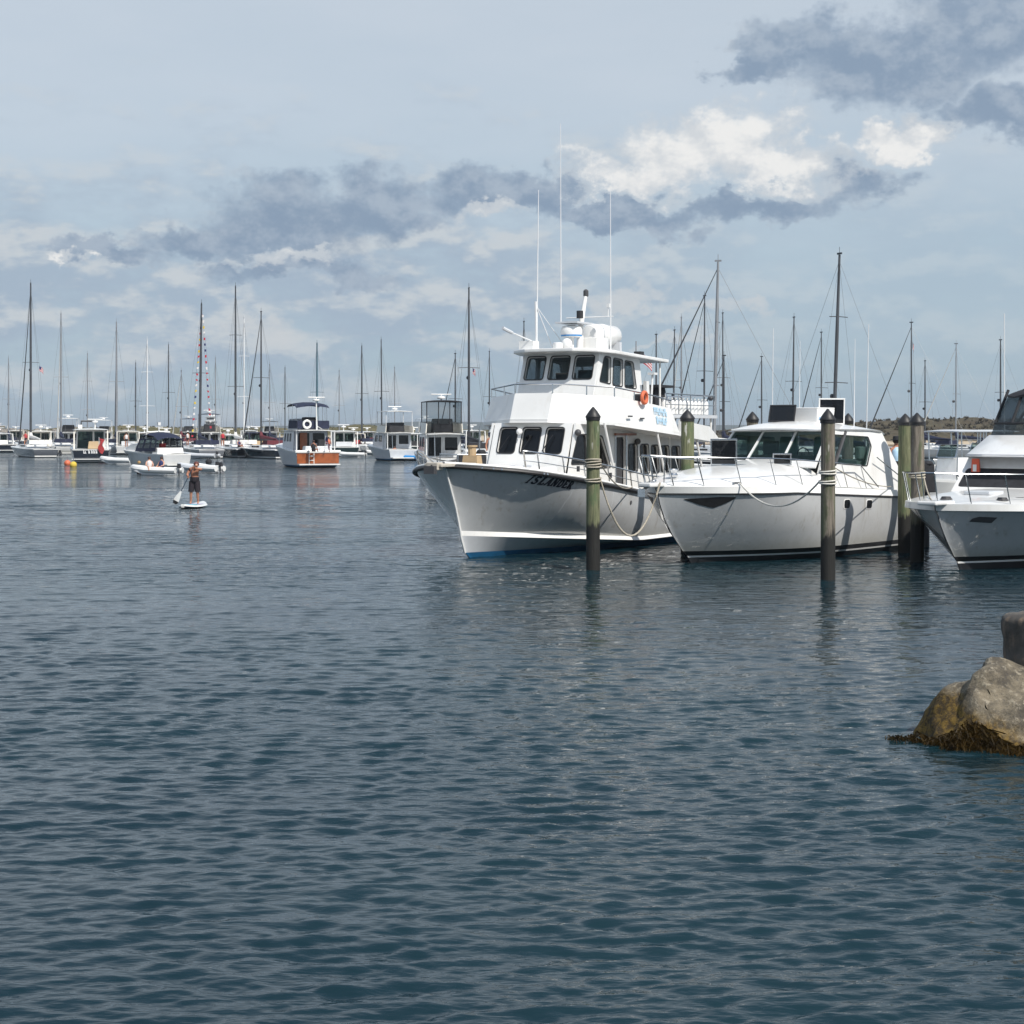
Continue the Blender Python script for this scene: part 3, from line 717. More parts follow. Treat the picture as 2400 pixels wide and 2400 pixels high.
def lettering_rows(root, zb):
    """the unreadable two-line pale blue lettering on the side of the upper bulwark"""
    r = random.Random(5)
    for row, (v0, n, s0, s1) in enumerate(((.46, 9, 6.18, 6.92), (.22, 7, 6.26, 6.88))):
        for i in range(n):
            w = (s1 - s0) / n; s = s0 + i * w
            y0 = -2.042 - .012 * (s - 6) ; 
            mb = MB()
            def q(a, b): 
                k = b / .72; return (a, -(2.045 + .022 * (a - 6.0)) * (1 - k) - (1.925 + .05 * (a - 6.0)) * k - .012, zb(a) + b)
            for (a0, a1, b0, b1) in ((0, .3, 0, .2), (.3, .85, .0 if r.random() < .5 else .13, .07 if r.random() < .5 else .2), (.3, .85, .08, .12)):
                mb.add([q(s + a0 * w, v0 + b0), q(s + a1 * w, v0 + b0), q(s + a1 * w, v0 + b1), q(s + a0 * w, v0 + b1)], [(0, 1, 2, 3)])
            mb.build('blue_lettering', PALEB, root)
ISL, ISL_H = make_islander()

# ------------------------------------------------------------------ the hardtop cruiser and the flybridge cruiser beside it
def crowned(xs, crown, edge, half, p=2.6, n=14):
    """deck moulding: rings along x from the gunwale over a crown"""
    rings = []
    for x in xs:
        w = max(.02, half(x)); e = edge(x); c = crown(x)
        rings.append([Vector((x, -w + 2 * w * k / n, e + (c - e) * (1 - abs(2 * k / n - 1) ** p))) for k in range(n + 1)])
    mb = MB(); mb.rings(rings, cap=False, closed=False); return mb
def shell(xs, z0, z1, half, n=12, p=2.2):
    """thin crowned roof, closed underneath"""
    mb = MB(); rings = []
    for x in xs:
        w = half(x); a = z0(x); c = z1(x)
        top = [Vector((x, -w + 2 * w * k / n, a + .03 + (c - a - .03) * (1 - abs(2 * k / n - 1) ** p))) for k in range(n + 1)]
        rings.append(top + [Vector((x, w - .02, a)), Vector((x, 0, a + (c - a) * .45)), Vector((x, -w + .02, a))])
    mb.rings(rings, cap=True); return mb
def hull_patch(H, lower, upper, side, lift=.006, n=14):
    """thin plate that follows the topsides between a lower and an upper edge, both given as (x, z) lines"""
    lo = interp([p[0] for p in lower], [p[1] for p in lower]); up = interp([p[0] for p in upper], [p[1] for p in upper]); mb = MB(); rings = []
    a, b = lower[0][0], lower[-1][0]
    for i in range(n + 1):
        x = a + (b - a) * i / n; l, u = lo(x), up(x)
        rings.append([H.at_xz(x, l + (u - l) * k / 4, side) + Vector((-.4 * lift, side * lift, -.4 * lift)) for k in range(5)])
    mb.rings(rings, cap=False, closed=False); return mb
def hatch(name, parent, base, w, h, tilt, m, fm, yaw=0.0):
    """open deck hatch: dark lens in a metal frame, hinged at its foot"""
    M = Matrix.Translation(base) @ Matrix.Rotation(yaw, 4, 'Z') @ Matrix.Rotation(tilt, 4, 'Y')
    f = MB().box(-.02, .02, -w / 2, w / 2, 0, .035).box(-.02, .02, -w / 2, w / 2, h - .035, h).box(-.02, .02, -w / 2, -w / 2 + .035, .035, h - .035).box(-.02, .02, w / 2 - .035, w / 2, .035, h - .035)
    fo = f.xf(M).build(name, fm, parent, bevel=.006)
    MB().box(-.008, .008, -w / 2 + .034, w / 2 - .034, .034, h - .034).xf(M).build('hatch_lens', m, fo)
    MB().tube([(0, w * .3, h * .5), (.22, w * .3, 0)], .008, 5).xf(M).build('hatch_strut', STEEL, fo)
    return fo

def make_cruiser():
    p0 = at(1612, 1320, depth_at(1320)); p0.z = 0
    root = empty('motor_cruiser', p0, R(90 - 42), 'white hardtop motor cruiser with open dark hatches moored beside the two-deck boat', 'boat')
    sx = interp([-1.12, 1.7, 4.4, 7.0, 7.6], [1.60, 1.59, 1.46, 1.34, 1.33]); sheer = lambda t: sx(-1.12 + 8.72 * t)
    H = Hull([(-.5, 0, .5, 7.3, 1.1, .7, 1.6), (.13, 0, .0, 7.4, 1.54, .62, 1.9), (.17, 0, -.03, 7.42, 1.56, .61, 1.9), (.28, 0, -.20, 7.45, 1.60, .56, 2.05), (.10, .36, -.60, 7.48, 1.69, .50, 2.2), (.05, .62, -.88, 7.52, 1.76, .44, 2.3),
              (0, .86, -1.05, 7.56, 1.79, .40, 2.4), (0, 1, -1.12, 7.6, 1.80, .37, 2.55), (.02, 1, -1.16, 7.6, 1.835, .37, 2.6), (.17, 1, -1.22, 7.58, 1.76, .37, 2.7)], sheer, .93, 44)
    H.band(0, 1, 'bottom', DARKB, root); H.band(1, 2, 'pin_stripe', WHITE, root); H.band(2, 3, 'boot_stripe', BLACK, root)
    H.band(3, 7, 'hull', HULLW, root); H.band(7, 9, 'gunwale', WHITE, root)
    mb = MB()
    for side in (-1, 1): mb.tube(H.edge(7, side, 44, out=.012), .022, 6)
    mb.build('rub_strake', GRAYD, root, smooth=True)
    half = lambda x: H.pt(9, min(1, max(0, (x + 1.22) / 8.8)), 1).y
    ed = lambda x: sx(x) + .17
    crown = interp([-1.22, -.9, -.2, 1.5, 3.2, 7.6], [1.78, 1.86, 2.02, 2.20, 2.34, 2.2])
    crowned([-1.22 + i * .12 for i in range(38)], crown, ed, half).build('foredeck', WHITE, root, smooth=True)
    H.deck(9, 'side_deck', WHITE, root, drop=.03, inset=.02)
    # windscreen, sides and hardtop
    wall('windscreen', [(2.96, 1.50, 2.16), (2.96, -1.50, 2.16), (3.80, -1.36, 3.02), (3.80, 1.36, 3.02)], [(.02, .318, .16, .97), (.338, .662, .16, .97), (.682, .98, .16, .97)], WHITE, root, GLASSG, rad=.03, thick=.05, depth=.02)
    side_w = [[(.035, .42), (.57, .40), (.70, .74), (.69, .90), (.03, .92)]]
    q = [(2.98, -1.52, 1.72), (7.25, -1.60, 1.50), (6.30, -1.34, 2.98), (3.80, -1.37, 3.02)]
    sm = MB()
    wall('cabin_side', q, side_w, WHITE, root, GLASSG, rad=.05, depth=.015, frame=BLACK)
    wall('cabin_side', [(a, -b, c) for a, b, c in (q[1], q[0], q[3], q[2])], [[(1 - u, v) for u, v in reversed(o)] for o in side_w], WHITE, root, GLASSG, rad=.05, depth=.015)
    MB().tube([(3.9, -1.46, 2.2), (4.55, -1.36, 2.98)], .05, 6).build('cabin_pillar', GRAYD, root)
    shell([3.50, 3.62, 3.85, 4.3, 5.0, 5.7, 6.2, 6.5, 6.62], interp([3.5, 3.8, 6.0, 6.62], [3.0, 3.02, 3.0, 2.9]), interp([3.5, 3.62, 3.85, 4.4, 5.2, 6.2, 6.62], [3.06, 3.14, 3.20, 3.25, 3.24, 3.12, 2.96]),
          interp([3.5, 3.62, 4.0, 6.2, 6.62], [1.22, 1.33, 1.42, 1.40, 1.25])).build('hardtop', WHITE, root, smooth=True)
    # inside
    MB().box(3.4, 4.0, -1.25, 1.25, 1.7, 2.42, .12, .05).build('dashboard', GRAYD, root, bevel=.03)
    for y in (-.75, .25):
        MB().box(4.5, 5.0, y, y + .55, 1.7, 2.4).box(4.92, 5.06, y, y + .55, 2.4, 2.86, .02, .04).build('helm_seat', mat('teal_vinyl', (.20, .42, .40), .5), root, bevel=.04)
    MB().box(5.4, 6.6, -1.2, -.6, 1.6, 2.3).box(5.4, 6.6, -1.26, -1.1, 2.3, 2.62).build('lounge', WHITE, root, bevel=.04)
    MB().torus((4.12, -.45, 2.42), .17, .014, 16, 6, 'x').build('steering_wheel', BLACK, root)
    MB().box(4.1, 4.2, .3, .7, 2.3, 2.75).build('chart_screen', GRAYD, root)
    # deck and roof hatches
    hatch('deck_hatch', root, (1.45, .02, 2.20), .62, .62, -.10, GLASSD, STEEL, .55)
    MB().box(1.4, 2.0, -.33, .35, 2.17, 2.225).build('hatch_coaming', STEEL, root, bevel=.01)
    hatch('deck_hatch', root, (2.62, -.82, 2.20), .44, .28, -.15, GLASSD, STEEL, .55)
    hatch('roof_hatch', root, (4.22, .25, 3.22), .70, .44, .30, GLASSD, CANVAS, .15)
    MB().box(4.75, 5.5, -.45, .42, 3.22, 3.54, -.03, -.03).box(4.72, 5.53, -.48, .45, 3.54, 3.58).build('cool_box', WHITE, root, bevel=.02)
    MB().box(4.80, 5.40, -.462, -.46, 3.27, 3.46).build('cool_box_panel', mat('pale_blue_plastic', (.35, .50, .72), .5), root)
    hatch('roof_hatch', root, (5.55, -.36, 3.16), .66, .66, -.12, GLASSD, WHITE, .75)
    # portholes, anchor recess
    for s, z in ((3.92, 1.27), (4.98, 1.23)):
        r1 = [(s - .13, z - .10), (s + .13, z - .10), (s + .13, z + .10), (s - .13, z + .10)]
        c = [H.at_xz(a, b, -1) for a, b in r1]; c = rounded(c, .06)
        k = len(c); cen = sum(c, Vector()) / k; mb = MB(); O = Vector((0, -.012, 0))
        big = [cen + (p - cen) * 1.22 + O * .6 for p in c]; inn = [p + O * 1.2 for p in c]
        mb.add(big + inn, [(i, (i + 1) % k, (i + 1) % k + k, i + k) for i in range(k)]); po = mb.build('porthole_rim', WHITE, root)
        MB().add([p + O * .5 for p in c], [tuple(range(k))]).build('porthole_glass', GLASSD, po)
    hull_patch(H, [(-.74, 1.48), (-.46, 1.36), (-.20, 1.28), (-.02, 1.38), (.12, 1.50)], [(-.74, 1.49), (-.2, 1.535), (.12, 1.53)], -1).build('anchor_recess', BLACK, root)
    hull_patch(H, [(-.74, 1.48), (-.46, 1.36), (-.20, 1.28), (-.02, 1.38), (.12, 1.50)], [(-.74, 1.49), (-.2, 1.535), (.12, 1.53)], 1).build('anchor_recess', BLACK, root)
    MB().box(-1.62, -1.0, -.17, .17, 1.76, 1.86).build('bow_pulpit', WHITE, root, bevel=.03)
    MB().tube([(-1.66, 0, 1.70), (-1.2, 0, 1.90)], .03, 6).box(-1.72, -1.62, -.1, .1, 1.55, 1.72).build('anchor', STEEL, root)
    MB().lathe([(.09, 0), (.11, .03), (.07, .08), (.11, .15), (.1, .17)], (-.55, 0, 1.98), 12).build('windlass', STEEL, root)
    # bow rail
    def e(side, s): p = H.pt(9, (s + 1.22) / 8.8, side); return Vector((p.x, p.y - side * .05, p.z))
    ss = [-.95, -.5, .2, 1.1, 2.1, 3.1, 4.1, 5.0]
    for side in (-1, 1):
        tops = [e(side, s) + Vector((-.28, 0, .66 - .012 * i)) for i, s in enumerate(ss)]
        path = [Vector((-1.55, side * .12, 2.46))] + tops + [e(side, 5.6) + Vector((0, 0, .05))]
        rail('bow_rail', path, .016, STEEL, root, [(e(side, s), t) for s, t in zip(ss, tops)] + [((-1.45, side * .12, 1.86), (-1.55, side * .12, 2.46)), ((-1.1, side * .15, 1.86), (-1.15, side * .22, 2.46))])
    rail('pulpit_rail', [(-1.55, -.12, 2.46), (-1.62, 0, 2.46), (-1.55, .12, 2.46)], .016, STEEL, root)
    for s in (.15, 3.3, 6.3):
        q = e(-1, s) + Vector((0, .08, .02)); MB().box(q.x - .13, q.x + .13, q.y - .02, q.y + .02, q.z + .05, q.z + .08).box(q.x - .04, q.x + .04, q.y - .02, q.y + .02, q.z, q.z + .05).build('mooring_cleat', STEEL, root)
    MB().tube([(5.6, -1.62, 2.35), (7.3, -1.68, 1.58)], .014, 6).build('grab_rail', STEEL, root)
    for y in (-.8, .8): MB().tube([(5.9, y, 3.1), (5.95, y, 5.3)], .014, 6, .006).build('whip_antenna', WMAST, root)
    return root, H, e
CRU, CRU_H, CRU_E = make_cruiser()

def make_flybridge():
    p0 = at(2243, 1337, depth_at(1337)); p0.z = 0
    root = empty('flybridge_cruiser', p0, R(90 - 42), 'white flybridge cruiser with black enclosure cut by the picture edge', 'boat')
    sx = interp([-.9, 1.5, 8], [1.30, 1.27, 1.05]); sheer = lambda t: sx(-.9 + 9.4 * t)
    H = Hull([(-.5, 0, .5, 8.2, 1.3, .7, 1.6), (.15, 0, .02, 8.3, 1.66, .68, 1.7), (.19, 0, .0, 8.3, 1.68, .68, 1.7), (.30, 0, -.14, 8.35, 1.74, .58, 2.0), (.10, .42, -.46, 8.4, 1.84, .50, 2.15), (.04, .72, -.72, 8.45, 1.92, .44, 2.2),
              (0, 1, -.90, 8.5, 1.98, .36, 2.4), (.02, 1, -.96, 8.5, 2.03, .36, 2.5), (.16, 1, -1.0, 8.48, 1.98, .36, 2.5)], sheer, .93, 40)
    H.band(0, 1, 'bottom', DARKB, root); H.band(1, 2, 'pin_stripe', WHITE, root); H.band(2, 3, 'boot_stripe', BLACK, root); H.band(3, 6, 'hull', HULLW, root); H.band(6, 8, 'gunwale', WHITE, root)
    half = lambda x: H.pt(8, min(1, max(0, (x + 1.0) / 9.48)), 1).y
    crowned([-1.0 + i * .15 for i in range(30)], interp([-1, -.6, .6, 3.3, 8], [1.46, 1.48, 1.58, 1.74, 1.7]), lambda x: sx(x) + .16, half, 3.2).build('foredeck', WHITE, root, smooth=True)
    H.deck(8, 'side_deck', WHITE, root, drop=.03, inset=.02)
    MB().box(-1.35, -.5, -.22, .22, 1.44, 1.53).build('bow_pulpit', WHITE, root, bevel=.03)
    MB().box(.9, 1.6, -.3, .3, 1.60, 1.68).build('deck_hatch', GREYW, root, bevel=.02)
    hull_patch(H, [(-.36, 1.08), (.02, 1.05)], [(-.36, 1.15), (-.28, 1.19), (.02, 1.17)], -1).build('hull_vent', GRAYD, root)
    # saloon with its black covered windows
    wall('saloon_front', [(2.5, 1.45, 1.6), (2.5, -1.45, 1.6), (3.5, -1.42, 2.5), (3.5, 1.42, 2.5)], [(.03, .97, .12, .60)], WHITE, root, CANVAS, rad=.10, depth=.01)
    wall('saloon_front', [(3.30, 1.41, 2.10), (3.30, -1.41, 2.10), (3.62, -1.40, 2.44), (3.62, 1.40, 2.44)], [(.02, .98, .05, .95)], GRAYD, root, GLASSD, rad=.05)
    q = [(2.5, -1.5, 1.4), (7.6, -1.55, 1.3), (7.6, -1.5, 2.45), (3.5, -1.45, 2.5)]
    wall('saloon_side', q, [[(.10, .42), (.75, .42), (.75, .9), (.14, .9)]], WHITE, root, GLASSD, rad=.08, frame=BLACK)
    wall('saloon_side', [(a, -b, c) for a, b, c in (q[1], q[0], q[3], q[2])], [[(.25, .42), (.90, .42), (.86, .9), (.25, .9)]], WHITE, root, GLASSD, rad=.08)
    # flybridge moulding
    bt = mirror_path([(8.0, -1.75, 2.42), (4.2, -1.72, 2.42), (3.2, -1.45, 2.42), (2.75, -.8, 2.42)]); tp = mirror_path([(8.0, -1.62, 2.92), (5.0, -1.58, 2.92), (4.15, -1.32, 2.90), (3.8, -.75, 2.90)])
    bulwark(bt, tp, .08).build('flybridge_coaming', WHITE, root, smooth=True)
    slab([(2.78, -.8), (3.2, -1.43), (4.2, -1.7), (8, -1.74), (8, 1.74), (4.2, 1.7), (3.2, 1.43), (2.78, .8)], 2.40, 2.46).build('flybridge_floor', GREYW, root)
    # windscreen and canvas enclosure
    ws = mirror_path([(5.9, -1.55, 2.92), (4.2, -1.30, 2.90), (3.86, -.72, 2.90)]); wt = mirror_path([(6.0, -1.50, 3.18), (4.35, -1.26, 3.18), (4.02, -.68, 3.18)])
    bulwark(ws, wt, .012).build('bridge_screen', VINYL, root)
    tr = [Vector(p) for p in wt]; rail('screen_trim', tr, .03, CANVAS, root)
    ct = mirror_path([(6.9, -1.34, 3.98), (4.80, -1.14, 3.98), (4.50, -.6, 3.98)])
    bulwark(wt, [(a, b, c - .12) for a, b, c in ct], .010).build('clear_curtain', VINYL, root)
    for a, b in zip(wt, ct): MB().tube([a, b], .035, 6).build('curtain_post', CANVAS, root, smooth=True)
    a, b = Vector(wt[2]), Vector(wt[3]); c, d = Vector(ct[2]), Vector(ct[3])
    for k in (.33, .67): MB().tube([a.lerp(b, k), c.lerp(d, k)], .035, 6).build('curtain_post', CANVAS, root, smooth=True)
    shell([4.30, 4.38, 4.6, 5.2, 6.2, 7.0, 7.3], interp([4.3, 4.5, 7.3], [3.78, 3.82, 3.84]), interp([4.3, 4.38, 4.6, 5.6, 7.3], [3.92, 4.0, 4.06, 4.10, 4.02]), interp([4.3, 4.4, 4.8, 7.3], [.75, .95, 1.22, 1.40])).build('bimini_top', CANVAS, root, smooth=True)
    MB().box(5.4, 5.9, -.6, .6, 2.46, 3.1, .05, .03).box(5.45, 5.6, -.25, .25, 3.1, 3.5).build('bridge_console', TAN, root, bevel=.04)
    MB().lathe([(.05, 0), (.25, .02), (.30, .08), (.26, .16), (.06, .2)], (5.9, .1, 4.12), 16).build('radar_dome', WHITE, root, smooth=True)
    MB().prism([(3.35, 2.46), (3.42, 2.46), (4.1, 3.1), (4.04, 3.12)], -.12, -.06).build('screen_strut', WHITE, root)
    # bow rail, life vest, black folded bicycle bag on the rail
    def e(side, s): p = H.pt(8, (s + 1.0) / 9.48, side); return Vector((p.x, p.y - side * .06, p.z))
    ss = [-.5, .1, .9, 1.8, 2.8, 3.9]
    for side in (-1, 1):
        tops = [e(side, s) + Vector((-.25, 0, .64)) for s in ss]
        rail('bow_rail', [Vector((-1.28, side * .15, 2.12))] + tops + [e(side, 4.6) + Vector((0, 0, .1))], .016, STEEL, root, [(e(side, s), t) for s, t in zip(ss, tops)] + [((-1.15, side * .15, 1.5), (-1.28, side * .15, 2.12))])
    rail('pulpit_rail', [(-1.28, -.15, 2.12), (-1.34, 0, 2.12), (-1.28, .15, 2.12)], .016, STEEL, root)
    MB().box(2.98, 3.06, .98, 1.20, 2.04, 2.36, .01, .02).build('throw_float', mat('red_orange', (.62, .10, .05), .6), root, bevel=.02)
    MB().box(2.97, 3.0, 1.05, 1.14, 2.06, 2.22).build('throw_float_panel', WHITE, root)
    p = e(-1, 1.5) + Vector((-.1, 0, .0)); MB().box(p.x - .22, p.x + .22, p.y - .10, p.y + .12, p.z + .08, p.z + .56, .04, .02).ball((p.x, p.y, p.z + .66), .16, 10, 6).build('outboard_motor', CANVAS, root, bevel=.04)
    for s, y in ((.3, -.9), (.9, -1.0), (-.1, .2)):
        z = sx(s) + .24; MB().torus((s, y, z), .11, .025, 14, 5).torus((s + .03, y + .02, z + .035), .085, .025, 14, 5).build('coiled_line', GRAYD, root)
    return root, H, e
FLY, FLY_H, FLY_E = make_flybridge()

# ------------------------------------------------------------------ mooring piles
def pile_mat(name, c1, c2, c3):
    m = bpy.data.materials.new(name); m.use_nodes = True; g = NT(m.node_tree); p = g.n['Principled BSDF']
    pos = g.new('ShaderNodeNewGeometry').outputs['Position']; z = g.sep(pos)[2]
    grain = g.noise(g.scalevec(pos, 1, 1, 0.06), 26.0, 5, 0.65); blot = g.noise(g.scalevec(pos, 1, 1, 0.35), 5.0, 6, 0.65)
    c = g.mix(g.smooth(grain, .35, .65), c1, c2); c = g.mix(g.m('MULTIPLY', g.smooth(blot, .46, .62), .75), c, c3)
    wet = g.m('ADD', z, g.m('ADD', g.m('MULTIPLY', g.m('SUBTRACT', blot, .5), .9), g.m('MULTIPLY', g.m('SUBTRACT', grain, .5), .35)))
    crk = g.noise(g.scalevec(pos, 1, 1, .03), 60.0, 3, .6); c = g.mix(g.m('MULTIPLY', g.smooth(crk, .60, .68), .8), c, (.02, .018, .014))
    drop = g.noise(g.scalevec(pos, 1, 1, .22), 11.0, 3, .5); c = g.mix(g.m('MULTIPLY', g.m('MULTIPLY', g.smooth(drop, .62, .68), g.smooth(z, 2.3, 3.0)), .8), c, (.55, .54, .50))
    c = g.mix(g.smooth(wet, 1.02, .80), c, (.012, .012, .011))     # tide-wet weed and mussels
    g.l.new(c, p.inputs['Base Color']); p.inputs['Roughness'].default_value = .8
    b = g.new('ShaderNodeBump'); b.inputs['Strength'].default_value = .7; b.inputs['Distance'].default_value = .02
    g.l.new(g.m('ADD', grain, blot), b.inputs['Height']); g.l.new(b.outputs[0], p.inputs['Normal'])
    return m
PG = pile_mat('green_treated_wood', (.095, .105, .055), (.19, .195, .11), (.085, .13, .06))
PB = pile_mat('weathered_brown_wood', (.10, .085, .068), (.22, .19, .155), (.075, .095, .045))
def pile(px, d, top, r, m, label, lean=(0, 0)):
    x = (px - 1200) / F_PX * d; root = empty('mooring_pile', (x, d, 0), random.uniform(0, 6), label, 'pile', 'mooring piles with black caps')
    rings = []; rr = random.Random(px); n = 18
    dents = [rr.uniform(.955, 1.045) for _ in range(n)]; bx = rr.uniform(-.02, .02)
    for z in (-.8, 0, .5, 1.0, 1.6, 2.2, top - .24):
        rings.append([Vector((math.cos(6.2832 * j / n) * r * dents[j] * (1.05 - .02 * z) + lean[0] * z + bx * math.sin(z * 1.1), math.sin(6.2832 * j / n) * r * dents[j] * (1.05 - .02 * z) + lean[1] * z, z)) for j in range(n)])
    b = MB(); b.rings(rings); b.build('post', m, root, smooth=True)
    lx, ly = lean[0] * top + bx * math.sin(top * 1.1), lean[1] * top
    MB().lathe([(r * 1.07, -.13), (r * 1.10, -.07), (r * 1.17, -.065), (r * 1.17, -.045), (r * .64, .07), (r * .14, .155), (r * .02, .165)], (lx, ly, top - .165), 20).build('cap', BLACK, root, smooth=True)
    return root, (x, d)
def rope_ring(mb, x, y, z, r, k=3, wob=.02):
    for i in range(k):
        pts = []
        for j in range(21):
            a = 6.2832 * j / 20; pts.append((x + math.cos(a) * (r + .018), y + math.sin(a) * (r + .018), z + i * .045 + wob * math.sin(a + i)))
        mb.tube(pts, .018, 5)
P1, p1 = pile(1390, 36.6, 3.52, .142, PG, 'green black-capped pile in front of the two-deck boat, ropes tied round it')
P2, p2 = pile(1940, 34.5, 3.45, .142, PB, 'grey-brown blotched pile standing in front of the hardtop cruiser')
P3, p3 = pile(1611, 42.2, 3.53, .162, PG, 'green pile behind the bow rail of the hardtop cruiser')
P4, p4 = pile(1764, 46.5, 3.53, .155, PB, 'black-capped pile showing just above the front of the cruiser hardtop')
P5, p5 = pile(2121, 42.0, 3.43, .160, PG, 'green pile half hidden behind the grey pile at the cruiser stern')
P6, p6 = pile(2149, 39.0, 3.42, .155, PB, 'weathered grey pile between the cruiser stern and the flybridge boat', (-.004, 0))
P7, p7 = pile(1987, 47.0, 3.49, .15, PB, 'black-capped pile showing just behind the white framed roof hatch')
def rope(label, pts, r=.02, m=ROPE, rings=()):
    mb = MB(); mb.tube(pts, r, 6)
    for a in rings: rope_ring(mb, *a)
    return tag(mb.build('mooring_rope', m, None, smooth=True), label, 'rope', 'mooring ropes')
def W(root, v):
    a = root.rotation_euler.z; c, s = math.cos(a), math.sin(a); return Vector((root.location.x + c * v[0] - s * v[1], root.location.y + s * v[0] + c * v[1], v[2]))
ib = W(ISL, ISL_H.pt(6, .36, -1)); ib.z += .06
cb = W(CRU, (-1.3, -.2, 1.86)); c1 = W(CRU, CRU_E(-1, .15) + Vector((0, 0, .08))); c2 = W(CRU, CRU_E(-1, 6.3) + Vector((0, 0, .08)))
rope('long sagging rope from the green pile to the cruiser bow pulpit', sag((p1[0] + .15, p1[1], 1.98), cb, 1.20), .022, ROPE, [(p1[0], p1[1], 1.93, .15, 2)])
rope('thin rope from the green pile to the deck edge of the two-deck boat', sag((p1[0] + .15, p1[1], 2.32), ib, .22), .016, ROPE, [(p1[0], p1[1], 2.24, .15, 4)])
rope('white rope sagging from the cruiser bow cleat to the grey-brown pile', sag(c1, (p2[0] - .15, p2[1], 2.0), .52), .018, mat('rope_white', (.62, .60, .55), .9, vary=.15, scale=30), [(p2[0], p2[1], 1.95, .15, 2), (p2[0], p2[1], 2.15, .15, 2)])
rope('thin rope running from the grey-brown pile to the cruiser stern', sag((p2[0] + .15, p2[1], 2.25), c2, .10), .012, ROPE)
rope('rope tied round the weathered pile by the flybridge boat', sag((p6[0] + .15, p6[1], 1.98), W(FLY, (-.5, .3, 1.5)), .12), .016, ROPE, [(p6[0], p6[1], 1.95, .16, 3)])

# ------------------------------------------------------------------ shore stones in the right foreground
def rock_mat():
    m = bpy.data.materials.new('granite_with_weed'); m.use_nodes = True; g = NT(m.node_tree); p = g.n['Principled BSDF']
    pos = g.new('ShaderNodeNewGeometry').outputs['Position']; x, y, z = g.sep(pos)
    n1 = g.noise(pos, 3.2, 8, .68); n2 = g.noise(pos, 14.0, 6, .7); n3 = g.noise(pos, 55.0, 3, .6)
    c = g.mix(g.smooth(n1, .38, .62), (.070, .060, .046), (.20, .168, .118)); c = g.mix(g.m('MULTIPLY', g.smooth(n2, .52, .64), .8), c, (.33, .29, .22))
    c = g.mix(g.m('MULTIPLY', g.smooth(n3, .55, .65), .5), c, (.05, .05, .055))
    wz = g.m('ADD', g.m('ADD', z, g.m('MULTIPLY', x, .62)), g.m('MULTIPLY', g.m('SUBTRACT', n1, .5), .75))
    lich = g.mix(g.smooth(n2, .42, .58), (.05, .032, .011), (.17, .105, .020))
    c = g.mix(g.smooth(wz, 3.22, 2.95), c, lich)
    g.l.new(c, p.inputs['Base Color']); p.inputs['Roughness'].default_value = .88
    b = g.new('ShaderNodeBump'); b.inputs['Strength'].default_value = .9; b.inputs['Distance'].default_value = .035
    g.l.new(g.m('ADD', n1, g.m('MULTIPLY', n2, .7)), b.inputs['Height']); g.l.new(b.outputs[0], p.inputs['Normal'])
    return m
ROCK = rock_mat()
d0 = 16.6
def faceted(name, pts, c, m, label, seed, amp=.03):
    """angular boulder: convex hull of corner points, finely divided, then roughened"""
    bm = bmesh.new(); r = np.random.default_rng(seed)
    for p in pts: bm.verts.new(p)
    bmesh.ops.convex_hull(bm, input=bm.verts); bmesh.ops.triangulate(bm, faces=bm.faces)
    for it in range(5):
        bmesh.ops.subdivide_edges(bm, edges=[e for e in bm.edges if e.calc_length() > .07], cuts=1, use_grid_fill=True)
        bmesh.ops.triangulate(bm, faces=bm.faces)
        if it in (1, 2, 3): bmesh.ops.smooth_vert(bm, verts=bm.verts, factor=.35, use_axis_x=True, use_axis_y=True, use_axis_z=True)
    ks = np.concatenate([r.normal(size=(14, 3)) * 3.0, r.normal(size=(16, 3)) * 8.0, r.normal(size=(18, 3)) * 20.0]); ph = r.uniform(0, 6.28, 48); am = np.concatenate([np.full(14, 1.0), np.full(16, .5), np.full(18, .22)]) * amp / 2.5
    bm.normal_update()
    for v in bm.verts: v.co += v.normal * float((am * np.sin(ks @ np.array(v.co) + ph)).sum())
    me = bpy.data.meshes.new(name); bm.to_mesh(me); bm.free(); me.materials.append(m); me.polygons.foreach_set('use_smooth', [True] * len(me.polygons))
    o = bpy.data.objects.new(name, me); COL.objects.link(o); o.location = c; return tag(o, label, 'rock')
rk = faceted('shore_boulder', [(3.84, .05, -.25), (4.02, .40, .10), (4.22, -.52, -.3), (4.95, -.80, -.3), (6.2, -.7, -.3), (4.27, -.20, .42), (4.20, .2, .45), (4.50, -.08, .76), (4.66, .15, .80), (4.82, -.02, .72), (5.05, -.45, .34), (5.5, -.1, .55), (6.3, -.2, .50), (4.3, .75, -.3), (4.7, .6, .5), (6.2, .8, .4), (4.45, -.45, .10)],
             (0, d0, 0), ROCK, 'lichened grey boulder with brown seaweed round its foot at the water edge', 4, .035)
ROCK2 = mat('dark_granite', (.075, .068, .060), .85, vary=.4, scale=4, bump=.6, bscale=12, col2=(.30, .21, .14), amt=.45)
rk2 = faceted('shore_boulder', [(4.90, .30, 1.12), (5.02, .28, .52), (4.98, .55, .60), (4.95, .60, 1.15), (5.62, -.62, .55), (5.58, -.66, 1.20), (5.75, -.72, 1.24), (6.7, .0, 1.25), (6.7, .0, .5), (5.9, 1.1, 1.2), (5.9, 1.1, .5), (5.1, .2, 1.20)],
              (0, d0 + .1, 0), ROCK2, 'dark angular boulder resting on the lichened one at the picture edge', 9, .02)
